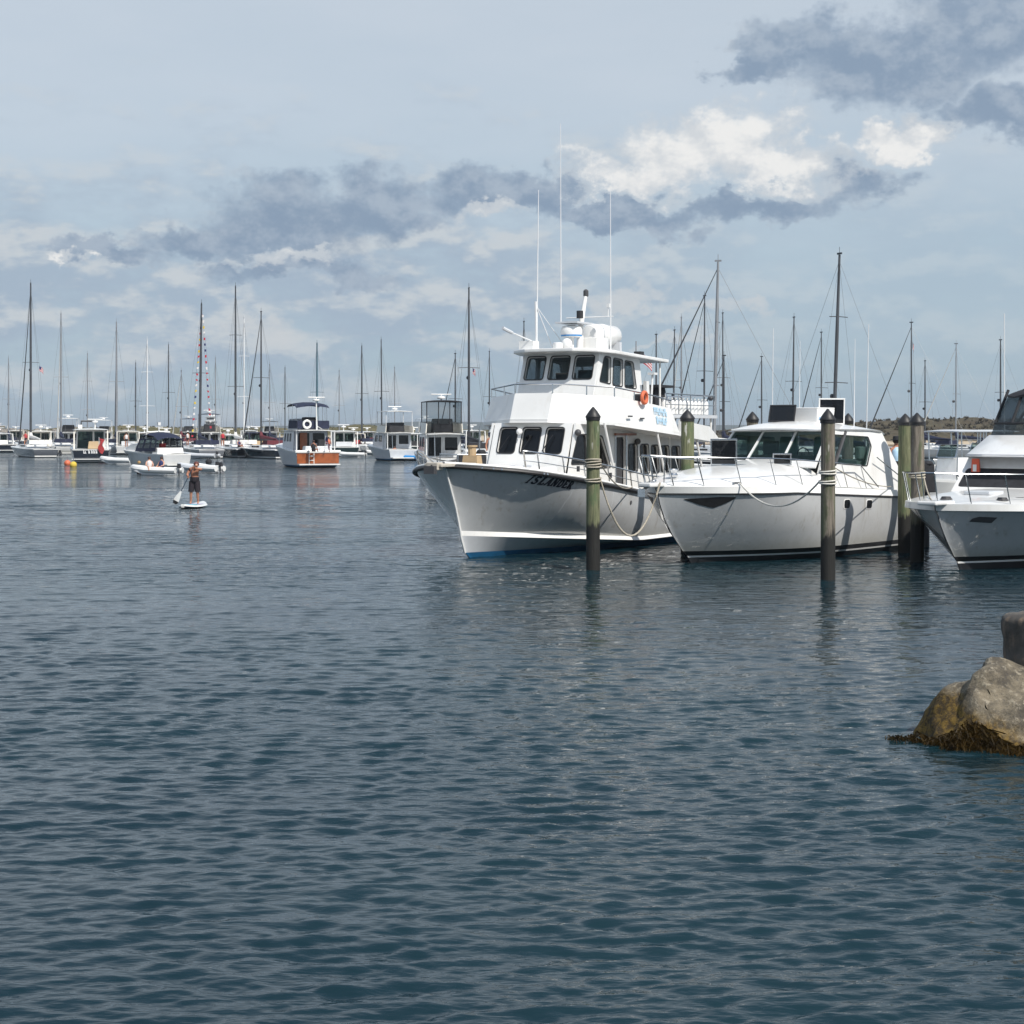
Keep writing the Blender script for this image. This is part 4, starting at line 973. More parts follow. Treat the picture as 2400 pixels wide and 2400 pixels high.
# brown bladder weed hanging at the waterline
def weed():
    mb = MB(); r = random.Random(3)
    for i in range(5200):
        k = r.random() ** .8; x = 3.92 + 2.1 * k; y = d0 + interp([3.85, 4.22, 4.95, 6.2], [.02, -.50, -.78, -.68])(x) + r.uniform(-.05, .08); z = r.uniform(-.03, .26) * (.6 + .4 * math.sin(9 * x)); y += max(0, z) * .45
        if r.random() < .03: x = 3.90 - r.random() ** 2 * .26; y = d0 + r.uniform(-.12, .12); z = r.uniform(.0, .035)
        l = r.uniform(.05, .13); t = r.uniform(0, 6.28); w = .008
        dx, dy = math.cos(t) * l, math.sin(t) * l * .6; dz = -r.uniform(.02, .09)
        mb.add([(x, y, z), (x + w, y - w, z + .01), (x + dx + w, y + dy - w, z + dz), (x + dx, y + dy, z + dz - .01)], [(0, 1, 2, 3)])
    o = mb.build('seaweed', mat('brown_seaweed', (.10, .058, .014), .5, vary=.7, scale=9), None)
    return tag(o, 'brown seaweed clinging round the foot of the lichened boulder', 'seaweed', kind='stuff')
weed()

# ------------------------------------------------------------------ people
def skinned(name, verts, edges, radii, m, parent=None, sub=2, rootv=0):
    me = bpy.data.meshes.new(name); me.from_pydata(verts, edges, []); o = bpy.data.objects.new(name, me); COL.objects.link(o)
    if parent: o.parent = parent
    o.modifiers.new('skin', 'SKIN'); sv = me.skin_vertices[0].data
    for i, r in enumerate(radii): sv[i].radius = (r, r) if not isinstance(r, tuple) else r
    for i in range(len(verts)): sv[i].use_root = (i == rootv)
    s = o.modifiers.new('sub', 'SUBSURF'); s.levels = s.render_levels = sub
    me.materials.append(m); return o
def small_person(loc, rz, label, pose='sit', shirt=None, hat=None, skin=None, h=1.0, shorts=None, hair=None):
    root = empty('person', loc, rz, label, 'person'); skin = skin or SKINP
    if pose == 'sit': # facing -y
        V = [(0, 0, .12), (0, .02, .34), (0, .02, .56), (0, 0, .66), (0, -.01, .78), (.10, -.05, .1), (.13, -.42, .22), (.13, -.55, -.05), (-.10, -.05, .1), (-.13, -.42, .22), (-.13, -.55, -.05), (.19, .02, .55), (.25, -.08, .32), (.17, -.3, .26), (-.19, .02, .55), (-.25, -.08, .32), (-.17, -.3, .26)]
    else:
        V = [(0, 0, .92), (0, .0, 1.14), (0, .0, 1.38), (0, -.01, 1.50), (0, -.02, 1.63), (.10, 0, .85), (.11, -.02, .48), (.11, .02, .05), (-.10, 0, .85), (-.11, -.02, .48), (-.11, .02, .05), (.20, 0, 1.38), (.27, -.02, 1.10), (.25, -.14, .88), (-.20, 0, 1.38), (-.27, -.02, 1.10), (-.25, -.14, .88)]
    E = [(0, 1), (1, 2), (2, 3), (3, 4), (0, 5), (5, 6), (6, 7), (0, 8), (8, 9), (9, 10), (2, 11), (11, 12), (12, 13), (2, 14), (14, 15), (15, 16)]
    Rr = [.13, .12, .13, .055, .10, .085, .065, .045, .085, .065, .045, .06, .045, .035, .06, .045, .035]
    skinned('body', [tuple(c * h for c in v) for v in V], E, [r * h for r in Rr], skin, root, 1)
    t0, t1 = V[0][2], V[2][2]
    if shirt: MB().lathe([(.155, t0 - .04), (.165, t0 + .15), (.19, t1 - .06), (.12, t1 + .05), (.07, t1 + .08)], (0, .005, 0), 12).build('shirt', shirt, root, smooth=True)
    MB().lathe([(.13, t0 - .14), (.17, t0 - .10), (.165, t0 + .06)], (0, 0, 0), 12).build('shorts', shorts or SHORTS, root, smooth=True)
    hz = V[4][2]
    MB().ball((0, V[4][1] + .02, hz + .035), .115, 10, 6, 1, 1, .9).build('hair', hair or HAIR, root, smooth=True)
    if hat: MB().lathe([(.2, .06), (.2, .08), (.12, .085), (.11, .19), (.05, .2)], (0, V[4][1], hz), 14).build('hat', hat, root, smooth=True)
    return root

# ------------------------------------------------------------------ flags
FRED = mat('flag_red', (.45, .03, .05), .8); FWHT = mat('flag_white', (.70, .68, .68), .8); FBLU = mat('flag_blue', (.02, .03, .12), .8); FYEL = mat('flag_yellow', (.62, .45, .06), .8)
def striped_flag(loc, size, rz, label, droop=.35):
    """national flag with stripes and a dark blue canton, hanging from its hoist"""
    root = empty('flag', loc, rz, label, 'flag')
    n = 7
    def P(u, v): return (u * size * (1 - .25 * v * 0), .06 * size * math.sin(u * 6), -v * size * .6 - droop * size * u * u)
    for i in range(n):
        v0, v1 = i / n, (i + 1) / n; mb = MB(); a = [P(k / 8, v0) for k in range(9)]; b = [P(k / 8, v1) for k in range(9)]
        mb.rings([[Vector(p) for p in a], [Vector(p) for p in b]], cap=False, closed=False); mb.build('stripe', FRED if i % 2 == 0 else FWHT, root)
    mb = MB(); a = [Vector(P(k / 8, 0)) + Vector((0, -.012 * size, 0)) for k in range(5)]; b = [Vector(P(k / 8, .55)) + Vector((0, -.012 * size, 0)) for k in range(5)]
    mb.rings([a, b], cap=False, closed=False); mb.build('canton', FBLU, root)
    return root

# ------------------------------------------------------------------ boats on moorings
def boat_root(name, px, d, ang, L, label, cat='boat', group=None, stern=False):
    """ang: direction the boat's after end points to, degrees from picture right, positive away from the camera"""
    x = (px - 1200) / F_PX * d; a = R(ang)
    p = Vector((x, d, 0))
    if stern: p -= Vector((math.cos(a), math.sin(a), 0)) * L
    return empty(name, p, a, label, cat, group)
def simple_hull(root, L, B, zb, zs, m, bottom=DARKB, overhang=.12, deckm=WHITE, stripe=None, nt=18, taper=.86, transom=None):
    sh = lambda t: zb + (zs - zb) * min(1, t * 1.25); h = B / 2; o = L * overhang
    H = Hull([(-.3, 0, .6, L * .98, h * .5, .7, 1.6), (.08, 0, 0, L * .99, h * .86, .62, 1.9), (.20, 0, -o * .12, L * .99, h * .90, .58, 2.0), (.1, .5, -o * .55, L, h * .95, .50, 2.1), (0, .93, -o * .95, L, h, .42, 2.3), (0, 1, -o, L, h * 1.01, .42, 2.3)], sh, taper, nt)
    H.band(0, 1, 'bottom', bottom, root); H.band(1, 2, 'boot_stripe', stripe or WHITE, root); H.band(2, 4, 'hull', m, root); H.band(4, 5, 'toe_rail', WHITE, root)
    H.deck(5, 'deck', deckm, root, drop=.02, inset=.01, camber=.08); return H
def cab(root, name, x0b, x0t, x1b, x1t, wb, wt, z0, z1, fw, sw, bw, m=WHITE, gl=GLASSD, rad=.06):
    wall(name + '_front', [(x0b, wb, z0), (x0b, -wb, z0), (x0t, -wt, z1), (x0t, wt, z1)], fw, m, root, gl, rad=rad)
    q = [(x0b, -wb, z0), (x1b, -wb, z0), (x1t, -wt, z1), (x0t, -wt, z1)]
    wall(name + '_side', q, sw, m, root, gl, rad=rad)
    wall(name + '_side', [(a, -b, c) for a, b, c in (q[1], q[0], q[3], q[2])], [(1 - b, 1 - a, c, e) for a, b, c, e in sw], m, root, gl, rad=rad)
    if bw is not None: wall(name + '_back', [(x1b, -wb, z0), (x1b, wb, z0), (x1t, wt, z1), (x1t, -wt, z1)], bw, m, root, gl, rad=rad)
def roofslab(root, name, x0, x1, w, z, m=WHITE, th=.10, crown=.10):
    return shell([x0, x0 + .12, x0 + .5, (x0 + x1) / 2, x1 - .4, x1 - .1, x1], lambda x: z, lambda x: z + th * .4 + crown * (1 - ((x - (x0 + x1) / 2) / ((x1 - x0) / 2 + .01)) ** 4) + th * .3, lambda x: w * (1 - .12 * abs((x - (x0 + x1) / 2) / ((x1 - x0) / 2)) ** 6)).build(name, m, root, smooth=True)
def radar_post(root, x, z, h, y=0):
    MB().tube([(x, y, z), (x, y, z + h)], .06, 6).lathe([(.05, 0), (.28, .02), (.30, .10), (.24, .18), (.05, .2)], (x, y, z + h), 12).build('radar', WHITE, root, smooth=True)
    MB().tube([(x, y - .7, z + h + .32), (x, y + .7, z + h + .32)], .05, 6).tube([(x, y, z + h), (x, y, z + h + .32)], .04, 6).build('radar_scanner', WHITE, root)

def sailboat(px, d, top, ang, L, label, hull=None, mast=None, cover=None, lean=0.0, jib=True, spread=1, r=.10, group='sailing yachts on moorings', flags=False, stay=True):
    hull = hull or HULLW; mast = mast or ALU; cover = cover or NAVY
    mx = L * .40; a = R(ang); x = (px - 1200) / F_PX * d
    root = empty('sailboat', Vector((x, d, 0)) - Vector((math.cos(a), math.sin(a), 0)) * mx, a, label, 'sailboat', group)
    H = simple_hull(root, L, L * .30, 1.25, .95, hull, overhang=.10, nt=12, taper=.72)
    MB().prism([(L * .28, 1.05), (L * .34, 1.45), (L * .62, 1.38), (L * .66, 1.0)], -L * .085, L * .085).build('cabin_trunk', WHITE, root)
    for y in (-1, 1):
        MB().box(L * .38, L * .56, y * (L * .085 + .006) - .004, y * (L * .085 + .006) + .004, 1.18, 1.34).build('cabin_window', GLASSD, root)
    Ht = CAM_H + (HORIZON - top) / F_PX * d; lx, ly = math.cos(a) * lean, -math.sin(a) * lean
    tip = Vector((mx + lx * Ht, ly * Ht, Ht)); foot = Vector((mx, 0, 1.1))
    mo = MB().tube([foot, foot.lerp(tip, .6), tip], [r, r * .95, r * .6], 8).tube([tip, tip + Vector((0, 0, .5))], .02, 4).box(tip.x - .22, tip.x + .22, tip.y - .03, tip.y + .03, tip.z + .02, tip.z + .14).build('mast', mast, root, smooth=True)
    for k in range(spread):
        q = foot.lerp(tip, (.52 if spread == 1 else (.38, .70)[k])); MB().tube([q + Vector((.1, -.95 + .2 * k, -.04)), q, q + Vector((.1, .95 - .2 * k, -.04))], .03, 5).build('spreaders', mast, mo)
        if k == 0: MB().lathe([(.1, -.15), (.16, -.05), (.16, .05), (.1, .15)], tuple(q + Vector((-.3, .0, -.9))), 10).build('radar', GRAYD, mo)
    bm = foot + Vector((0, 0, .95)); be = Vector((L * .78, 0, 2.0))
    bo = MB().tube([bm, be], .07, 6).build('boom', mast, root)
    MB().tube([bm + Vector((-.05, 0, .9)), bm + Vector((.15, 0, .28)), bm.lerp(be, .5) + Vector((0, 0, .18)), be + Vector((0, 0, .06))], [.14, .24, .17, .08], 8).build('sail_cover', cover, bo, smooth=True)
    bow = Vector((-L * .08, 0, 1.3)); hd = foot.lerp(tip, .97)
    MB().tube([hd, Vector((L * .98, 0, 1.0))], .012, 4).build('backstay', WIRE, root)
    for y in (-1, 1): MB().tube([hd, foot.lerp(tip, .52) + Vector((.1, y * .95, 0)), Vector((mx + .2, y * L * .145, 1.05))], .010, 4).build('shroud', WIRE, root)
    if jib: MB().tube([bow, bow.lerp(hd, .06), bow.lerp(hd, .5), hd], [.04, .085, .06, .025], 6).build('furled_jib', SAILW if jib == 'w' else ALUD, root, smooth=True)
    else: MB().tube([bow, hd], .012, 4).build('forestay', WIRE, root)
    rail('pulpit', [(L * .02, -.35, 1.25), (-L * .07, -.2, 1.9), (-L * .09, 0, 1.92), (-L * .07, .2, 1.9), (L * .02, .35, 1.25)], .02, STEEL, root)
    MB().prism([(L * .66, 1.5), (L * .70, 1.95), (L * .80, 1.98), (L * .80, 1.5)], -L * .10, L * .10).build('spray_hood', cover, root)
    if flags:
        ms = (FRED, FWHT, FBLU, FYEL, FRED, FWHT); rr = random.Random(2)
        for end, n in ((bow, 22), (Vector((L * .98, 0, 1.0)), 22)):
            for k in range(n):
                q = hd.lerp(end, (k + 1.2) / (n + 2)); w = .20; hh = rr.uniform(.16, .30); y = rr.uniform(-.1, .1)
                MB().add([q, q + Vector((w * .2, w, y)), q + Vector((w * .2, w, y - hh)), q + Vector((0, 0, -hh))], [(0, 1, 2, 3)]).build('signal_flag', ms[rr.randrange(6)], root)
    return root

SB = [  # px, depth, mast top, heading, length, label, options
 (72, 200, 665, -62, 13, 'sailboat with the tall dark mast nearest the left picture edge', dict(hull=mat('slate_hull', (.10, .11, .13), .2, coat=.8), mast=ALUD, cover=SAILW, r=.14)),
 (143, 228, 735, -70, 12, 'sailboat with white furled jib rising behind the black-hulled cruiser', dict(jib='w', mast=ALU, r=.12)),
 (273, 225, 755, -75, 12, 'sailboat with navy sail cover and grey mast right of the black-hulled cruiser', dict(cover=NAVY, r=.13)),
 (345, 215, 797, -80, 10, 'sailboat with bright white mast and white sail cover behind the navy canvas cruiser', dict(mast=WMAST, cover=SAILW, jib=None, spread=2)),
 (395, 262, 809, -70, 11, 'distant sailboat with thin dark mast above the navy canvas', dict(mast=ALUD, jib=None)),
 (468, 195, 712, -70, 13, 'sailboat dressed with strings of coloured signal flags from its dark mast', dict(mast=ALUD, jib=None, r=.15, flags=True, hull=mat('grey_hull', (.16, .17, .19), .2, coat=.8), lean=.012)),
 (552, 200, 672, -70, 14, 'sailboat with tallest mast and white sail cover behind the paddleboarder', dict(mast=ALUD, cover=SAILW, spread=2, r=.13, hull=NAVYH, jib=None)),
 (572, 236, 745, -70, 12, 'sailboat with white mast just right of the tallest one', dict(mast=WMAST, cover=SAILW, spread=2, jib=None)),
 (612, 190, 732, -60, 12, 'dark-hulled sailboat with slanting furled jib left of the trawler', dict(mast=ALUD, jib=True, hull=NAVYH, r=.11, cover=mat('maroon_cover', (.12, .02, .03), .8))),
 (743, 240, 805, -70, 11, 'sailboat with blue-grey mast rising behind the trawler', dict(mast=mat('blue_grey_mast', (.07, .14, .18), .5), jib=None, r=.16)),
 (848, 245, 812, -70, 11, 'sailboat with dark mast and dark furled sail left of the white-topped trawler', dict(mast=ALUD, jib=None, r=.13)),
 (895, 215, 798, -75, 11, 'sailboat with black sail cover beside the white-topped trawler', dict(mast=ALUD, cover=CANVAS, jib=None, lean=-.006)),
 (1067, 205, 830, -60, 10, 'sailboat with short dark mast left of the tall mast by the ISLANDER bow', dict(mast=ALUD, jib=True)),
 (1099, 150, 677, -75, 12, 'sailboat with tall dark mast just left of the ISLANDER bow', dict(mast=ALUD, jib=None, cover=CANVAS, r=.11)),
 (1147, 235, 825, -70, 10, 'sailboat with thin mast close against the ISLANDER upper deck', dict(mast=ALUD, jib=None)),
 (1228, 190, 755, -70, 10, 'sailboat whose thin mast rises behind the ISLANDER floodlight', dict(mast=ALUD, jib=None)),
 (1538, 210, 785, -50, 11, 'sailboat with dark mast left of the flag on the ISLANDER stern', dict(mast=ALUD, jib=None, r=.12)),
 (1578, 190, 775, -70, 11, 'sailboat with dark mast just right of the flag on the ISLANDER stern', dict(mast=ALUD, jib=None, lean=.01)),
 (1597, 200, 745, -80, 12, 'sailboat with pale mast behind the white cylinders on the sun deck', dict(mast=ALU, jib='w', r=.11)),
 (1650, 160, 695, -60, 12, 'sailboat with dark mast left of the tallest one by the pile', dict(mast=ALUD, jib=True, r=.09, lean=.004)),
 (1672, 112, 614, -15, 12, 'sailboat with the tall grey mast and slanting stay between the two-deck boat and the cruiser', dict(mast=ALU, jib=True, r=.12, lean=.022, spread=2, cover=SAILW, hull=NAVYH)),
 (1694, 205, 735, -70, 11, 'sailboat whose mast shows just right of the tall grey one', dict(mast=ALUD, jib=None)),
 (1697, 170, 835, -40, 9, 'small sailboat with short leaning mast left of the capped pile', dict(mast=ALUD, jib=True, r=.08)),
 (1785, 215, 837, -50, 10, 'sailboat with dark mast and jib above the dark roof hatch', dict(mast=ALUD, jib=True)),
 (1857, 175, 745, -70, 11, 'sailboat with dark mast above the cool box on the hardtop', dict(mast=ALUD, jib=None, r=.10, lean=.012)),
 (1925, 205, 780, -60, 11, 'sailboat with thin mast left of the tallest mast on the cruiser side', dict(mast=ALUD, jib=True, r=.09)),
 (1952, 110, 597, -60, 13, 'sailboat with the tallest dark mast rising behind the framed roof hatch', dict(mast=ALUD, jib=None, r=.12, lean=.030, spread=2)),
 (2136, 190, 757, -35, 12, 'sailboat with mast and slanting jib above the pair of piles', dict(mast=ALUD, jib=True, r=.10)),
 (2168, 222, 847, -70, 9, 'sailboat with short mast just right of the pair of piles', dict(mast=ALUD, jib=None)),
 (2240, 200, 807, -40, 11, 'sailboat with grey mast in front of the brown hill', dict(mast=ALU, jib='w', r=.09, lean=.004)),
 (205, 262, 830, -66, 10, 'faint sailboat mast between the black-hulled cruiser and the navy sail cover', dict(mast=ALU, jib=None, spread=2)),
 (318, 285, 850, -72, 10, 'low thin mast left of the white-masted sailboat', dict(mast=ALUD, jib=None, hull=GREENH)),
 (425, 245, 870, -60, 9, 'short mast left of the flag-dressed sailboat with a maroon cover', dict(mast=ALU, jib='w', cover=MATS.get('maroon_cover') or RED)),
 (505, 270, 840, -68, 10, 'thin mast between the flag-dressed sailboat and the tallest one', dict(mast=ALU, jib=None)),
 (632, 275, 855, -65, 10, 'thin pale mast close left of the trawler bimini', dict(mast=ALU, jib=None)),
 (668, 300, 862, -72, 10, 'faint mast just above the trawler bow', dict(mast=ALUD, jib=None)),
 (795, 290, 870, -66, 9, 'faint mast right of the trawler signal mast', dict(mast=ALU, jib=None)),
 (925, 285, 862, -70, 9, 'faint thin mast above the white-bimini trawler', dict(mast=ALU, jib=None)),
 (20, 280, 840, -70, 10, 'faint mast between the picture edge and the tall leftmost mast', dict(mast=ALU, jib=None)),
 (2345, 190, 798, -60, 10, 'sailboat whose mast rises behind the black flybridge enclosure', dict(mast=ALUD, jib=None))]
for px, d, top, ang, L, label, kw in SB: sailboat(px, d, top, ang, L, label, **kw)

def cruiser_black():
    d = depth_at(1084); r = boat_root('motor_cruiser', 213, d, -76, 9, 'black-hulled cruiser with white hardtop, red flag and white name on its transom', stern=True)
    simple_hull(r, 9, 3.9, 1.55, 1.25, NAVYH, stripe=WHITE)
    cab(r, 'cabin', 2.6, 3.4, 6.4, 6.4, 1.45, 1.35, 1.3, 3.1, [(.06, .47, .45, .9), (.53, .94, .45, .9)], [(.12, .32, .40, .92), (.36, .62, .40, .92), (.66, .94, .40, .92)], [(.06, .56, .02, .92), (.62, .94, .4, .92)], gl=GLASSG)
    roofslab(r, 'hardtop', 2.9, 8.3, 1.75, 3.1)
    for y in (-1.55, 1.55): MB().prism([(8.0, 1.3), (8.5, 1.3), (8.1, 3.12), (7.75, 3.12)], y - .06, y + .06).build('roof_support', CREAM, r)
    radar_post(r, 6.4, 3.25, .55, .4); MB().box(5.6, 6.1, -1.2, -.8, 3.25, 3.6).build('roof_box', WHITE, r)
    MB().tube([(5.3, -.9, 3.25), (5.3, -.9, 3.95), (5.3, .35, 3.95)], .10, 6).build('dinghy_crane', GRAYD, r)
    MB().box(7.2, 7.9, -.3, .9, 1.2, 2.0, .1, .1).build('cockpit_seat', TAN, r, bevel=.05)
    MB().box(8.6, 9.4, -1.75, 1.75, .28, .36).build('swim_platform', WHITE, r)
    for i, (u, w) in enumerate(((-.55, .34), (-.15, .20), (.10, .16), (.30, .18), (.52, .2))):
        MB().box(9.02, 9.03, u - w * .4, u - w * .4 + .06, .86, 1.16).box(9.02, 9.03, u - w * .4 + .06, u + w * .4, .86, .93).box(9.02, 9.031, u, u + .06, .93, 1.10).build('name_letter', LETW, r)
    p = MB().tube([(9.0, .75, 1.2), (9.3, .75, 2.4)], .03, 5).build('flag_staff', WMAST, r)
    MB().rings([[Vector((9.28 - .02 * k, .75 + .12 * math.sin(k), 2.3 - .20 * k)) for k in range(8)], [Vector((9.35, 1.15 + .1 * math.cos(k * 1.3), 2.2 - .20 * k)) for k in range(8)]], cap=False, closed=False).build('red_ensign', RED, r)
    rail('bow_rail', [(3, -1.85, 2.2), (.5, -1.2, 2.3), (-.9, 0, 2.35), (.5, 1.2, 2.3), (3, 1.85, 2.2)], .025, STEEL, r, [((.5, -1.2, 1.5), (.5, -1.2, 2.3)), ((.5, 1.2, 1.5), (.5, 1.2, 2.3))])
    return r
def dinghy(px, d, ang, L, B, label, m=None, out=True, name='inflatable_dinghy'):
    m = m or WHITE; r = boat_root(name, px, d, ang, L, label, 'dinghy', 'tenders and dinghies'); a = .2
    w = B / 2 - a; pts = [(L, -w, .32), (L * .35, -w, .36), (L * .12, -w * .6, .45), (0, 0, .52), (L * .12, w * .6, .45), (L * .35, w, .36), (L, w, .32)]
    MB().tube(pts, a, 8).build('tube', m, r, smooth=True)
    MB().prism([(L * .1, .3), (L * .95, .25), (L * .95, .12), (L * .3, .05)], -w, w).build('floor', GREYW, r); MB().box(L * .9, L * .95, -w, w, .1, .5).build('transom', GREYW, r)
    MB().box(L * .5, L * .6, -w, w, .38, .44).build('thwart', GREYW, r)
    if out: MB().box(L * .96, L * .96 + .26, -.11, .11, .48, .78, .03, .03).tube([(L, 0, .5), (L, 0, -.2)], .04, 6).build('outboard', CANVAS, r, bevel=.03)
    return r
def cruiser_navy():
    d = depth_at(1098); r = boat_root('motor_cruiser', 415, d, -50, 7.6, 'sport cruiser under a navy canvas top with its bow pointing to picture left', stern=True)
    simple_hull(r, 7.6, 2.9, 1.55, 1.15, HULLW, stripe=BLUEB, overhang=.14)
    MB().prism([(.4, 1.5), (1.6, 1.95), (3.0, 2.05), (3.0, 1.2), (.4, 1.2)], -.95, .95).build('fore_cabin', WHITE, r, bevel=.08)
    for y in (-1.2, 1.2): MB().lathe([(.12, -.02), (.14, 0), (.10, .02)], (1.6, y * 1.06, 1.1), 12, 'y').build('porthole', GLASSD, r)
    wall('windscreen', [(2.6, 1.15, 1.6), (2.6, -1.15, 1.6), (3.6, -1.0, 2.5), (3.6, 1.0, 2.5)], [(.04, .48, .15, .95), (.52, .96, .15, .95)], WHITE, r, GLASSG, rad=.04)
    # canvas: roof and side curtains with clear panels
    prof = [(3.3, 2.45), (3.7, 2.78), (4.8, 2.92), (5.8, 2.8), (6.6, 2.45)]
    rings = [[Vector((x, y, z - .22 * (abs(y) / 1.15) ** 3)) for y in (-1.15, -.8, -.3, .3, .8, 1.15)] for x, z in prof]
    MB().rings(rings, cap=False, closed=False).build('canvas_top', NAVY, r, smooth=True)
    q = [(3.0, -1.3, 1.35), (6.4, -1.3, 1.35), (6.4, -1.15, 2.35), (3.5, -1.15, 2.4)]
    wall('canvas_side', q, [(.08, .30, .25, .85), (.38, .66, .25, .9), (.72, .95, .3, .9)], NAVY, r, VINYL, thick=.015, depth=.004)
    wall('canvas_side', [(a, -b, c) for a, b, c in (q[1], q[0], q[3], q[2])], [(.05, .28, .3, .9), (.34, .62, .25, .9), (.70, .92, .25, .85)], NAVY, r, VINYL, thick=.015, depth=.004)
    MB().tube([(4.2, -1.2, 1.3), (4.5, -1.0, 2.9), (4.5, 1.0, 2.9), (4.2, 1.2, 1.3)], .10, 8).build('radar_arch', WHITE, r, smooth=True)
    MB().tube([(4.6, 0, 2.95), (4.6, 0, 3.5)], .04, 6).box(4.5, 4.7, -.12, .12, 3.45, 3.7).build('arch_light', WHITE, r)
    MB().box(5.6, 6.6, -1.2, 1.2, 1.1, 1.65, .08, .05).build('aft_seat', WHITE, r, bevel=.06)
    MB().box(7.4, 8.2, -1.2, 1.2, .25, .33).build('swim_platform', WHITE, r)
    rail('bow_rail', [(2.8, -1.2, 1.9), (.6, -.85, 2.1), (-.8, 0, 2.1), (.6, .85, 2.1), (2.8, 1.2, 1.9)], .02, STEEL, r, [((.6, -.85, 1.4), (.6, -.85, 2.1)), ((.6, .85, 1.4), (.6, .85, 2.1))])
    MB().box(5.0, 5.4, -.2, .2, 1.3, 2.0).build('red_cooler', RED, r); return r
def trawler():
    d = depth_at(1096); r = boat_root('trawler_yacht', 745, d, -70, 10, 'trawler yacht with varnished wood transom, navy bimini and white life ring', stern=True)
    TRW = mat('trawler_hull', (.42, .45, .50), .3, coat=.5)
    simple_hull(r, 10, 3.9, 2.0, 1.35, TRW, stripe=BLUEB, overhang=.10, taper=.94)
    MB().box(10.03, 10.06, -1.75, 1.75, .34, 1.16).build('transom_panel', TEAK, r)
    MB().box(9.85, 10.12, -1.9, 1.9, 1.20, 1.42).build('transom_cap', WHITE, r, bevel=.04)
    MB().box(10.05, 10.75, -1.7, 1.7, .22, .32).build('swim_platform', WHITE, r)
    MB().tube([(10.1, -.75, .3), (10.1, -.75, 1.3)], .03, 5).tube([(10.1, -.35, .3), (10.1, -.35, 1.3)], .03, 5).tube([(10.1, -.75, .6), (10.1, -.35, .6)], .03, 5).tube([(10.1, -.75, .95), (10.1, -.35, .95)], .03, 5).build('boarding_ladder', WHITE, r)
    cab(r, 'saloon', 3.2, 3.6, 7.6, 7.6, 1.5, 1.4, 1.3, 3.0, [(.06, .34, .5, .9), (.38, .62, .5, .9), (.66, .94, .5, .9)], [(.10, .26, .48, .88), (.34, .52, .48, .88), (.58, .76, .48, .88)], [(.12, .45, .02, .9), (.55, .9, .4, .9)], TRW, GLASSD)
    MB().box(7.62, 7.68, -.95, -.35, 1.35, 2.85).build('wood_door', TEAK, r)
    roofslab(r, 'boat_deck', 3.1, 9.5, 1.75, 3.0, WHITE, .12, .06)
    for y in (-1.6, 1.6): MB().tube([(9.2, y, 1.35), (9.2, y, 3.05)], .05, 6).build('deck_post', WHITE, r)
    bt = mirror_path([(8.3, -1.35, 3.12), (5.0, -1.4, 3.12), (4.0, -1.2, 3.12), (3.7, -.5, 3.12)]); tp = mirror_path([(8.3, -1.3, 3.75), (5.2, -1.35, 3.85), (4.3, -1.12, 4.0), (4.05, -.5, 4.05)])
    bulwark(bt, tp, .06).build('flybridge_coaming', TRW, r)
    MB().rings([[Vector((5.4, -1.44, 3.2)), Vector((8.4, -1.40, 3.2))], [Vector((5.4, -1.40, 3.88)), Vector((8.4, -1.36, 3.85))]], cap=False, closed=False).build('weather_cloth', NAVY, r)
    MB().rings([[Vector((8.42, -1.36, 3.2)), Vector((8.42, 1.36, 3.2))], [Vector((8.42, -1.34, 3.85)), Vector((8.42, 1.34, 3.85))]], cap=False, closed=False).build('weather_cloth', NAVY, r)
    MB().torus((8.5, -.55, 3.55), .30, .095, 18, 8, 'x').build('life_ring', WHITE, r, smooth=True)
    MB().box(6.2, 7.4, -.6, .7, 3.15, 4.15, .1, .1).build('bridge_seat', CANVAS, r, bevel=.08)
    rings = [[Vector((x, y, z - .16 * (abs(y) / 1.4) ** 2)) for y in (-1.4, -1.0, -.4, .4, 1.0, 1.4)] for x, z in ((4.6, 5.15), (5.2, 5.35), (6.3, 5.42), (7.5, 5.30), (8.3, 5.05))]
    MB().rings(rings, cap=False, closed=False).build('bimini_top', NAVY, r, smooth=True)
    for x in (4.9, 6.3, 7.8):
        for y in (-1.3, 1.3): MB().tube([(x, y, 3.8), (x, y * .98, 5.2)], .022, 5).build('bimini_pole', STEEL, r)
    MB().tube([(8.8, .2, 3.1), (8.6, .2, 5.5)], .07, 8, .05).tube([(8.8, .2, 3.4), (8.2, .9, 3.1)], .03, 5).build('signal_mast', WHITE, r, smooth=True)
    radar_post(r, 8.6, 5.4, .05, .2); MB().box(8.2, 9.3, -.9, 1.4, 1.3, 1.75, .05, .05).build('deck_box', GREYW, r, bevel=.04)
    MB().box(8.6, 9.2, .2, .9, 1.4, 2.3, .08, .08).build('covered_grill', CANVAS, r, bevel=.08)
    p = MB().tube([(9.9, .6, 1.4), (10.2, .6, 2.6)], .025, 5).build('flag_staff', WMAST, r)
    rail('bow_rail', [(3.4, -1.75, 2.5), (1.2, -1.3, 2.75), (-.8, 0, 2.9), (1.2, 1.3, 2.75), (3.4, 1.75, 2.5)], .025, STEEL, r, [((1.2, -1.3, 1.9), (1.2, -1.3, 2.75)), ((1.2, 1.3, 1.9), (1.2, 1.3, 2.75))])
    q = W(r, (10.15, .6, 0)); striped_flag((q.x, q.y, 2.5), .9, R(-60), 'striped flag hanging on the stern staff of the trawler yacht', .8)
    return r
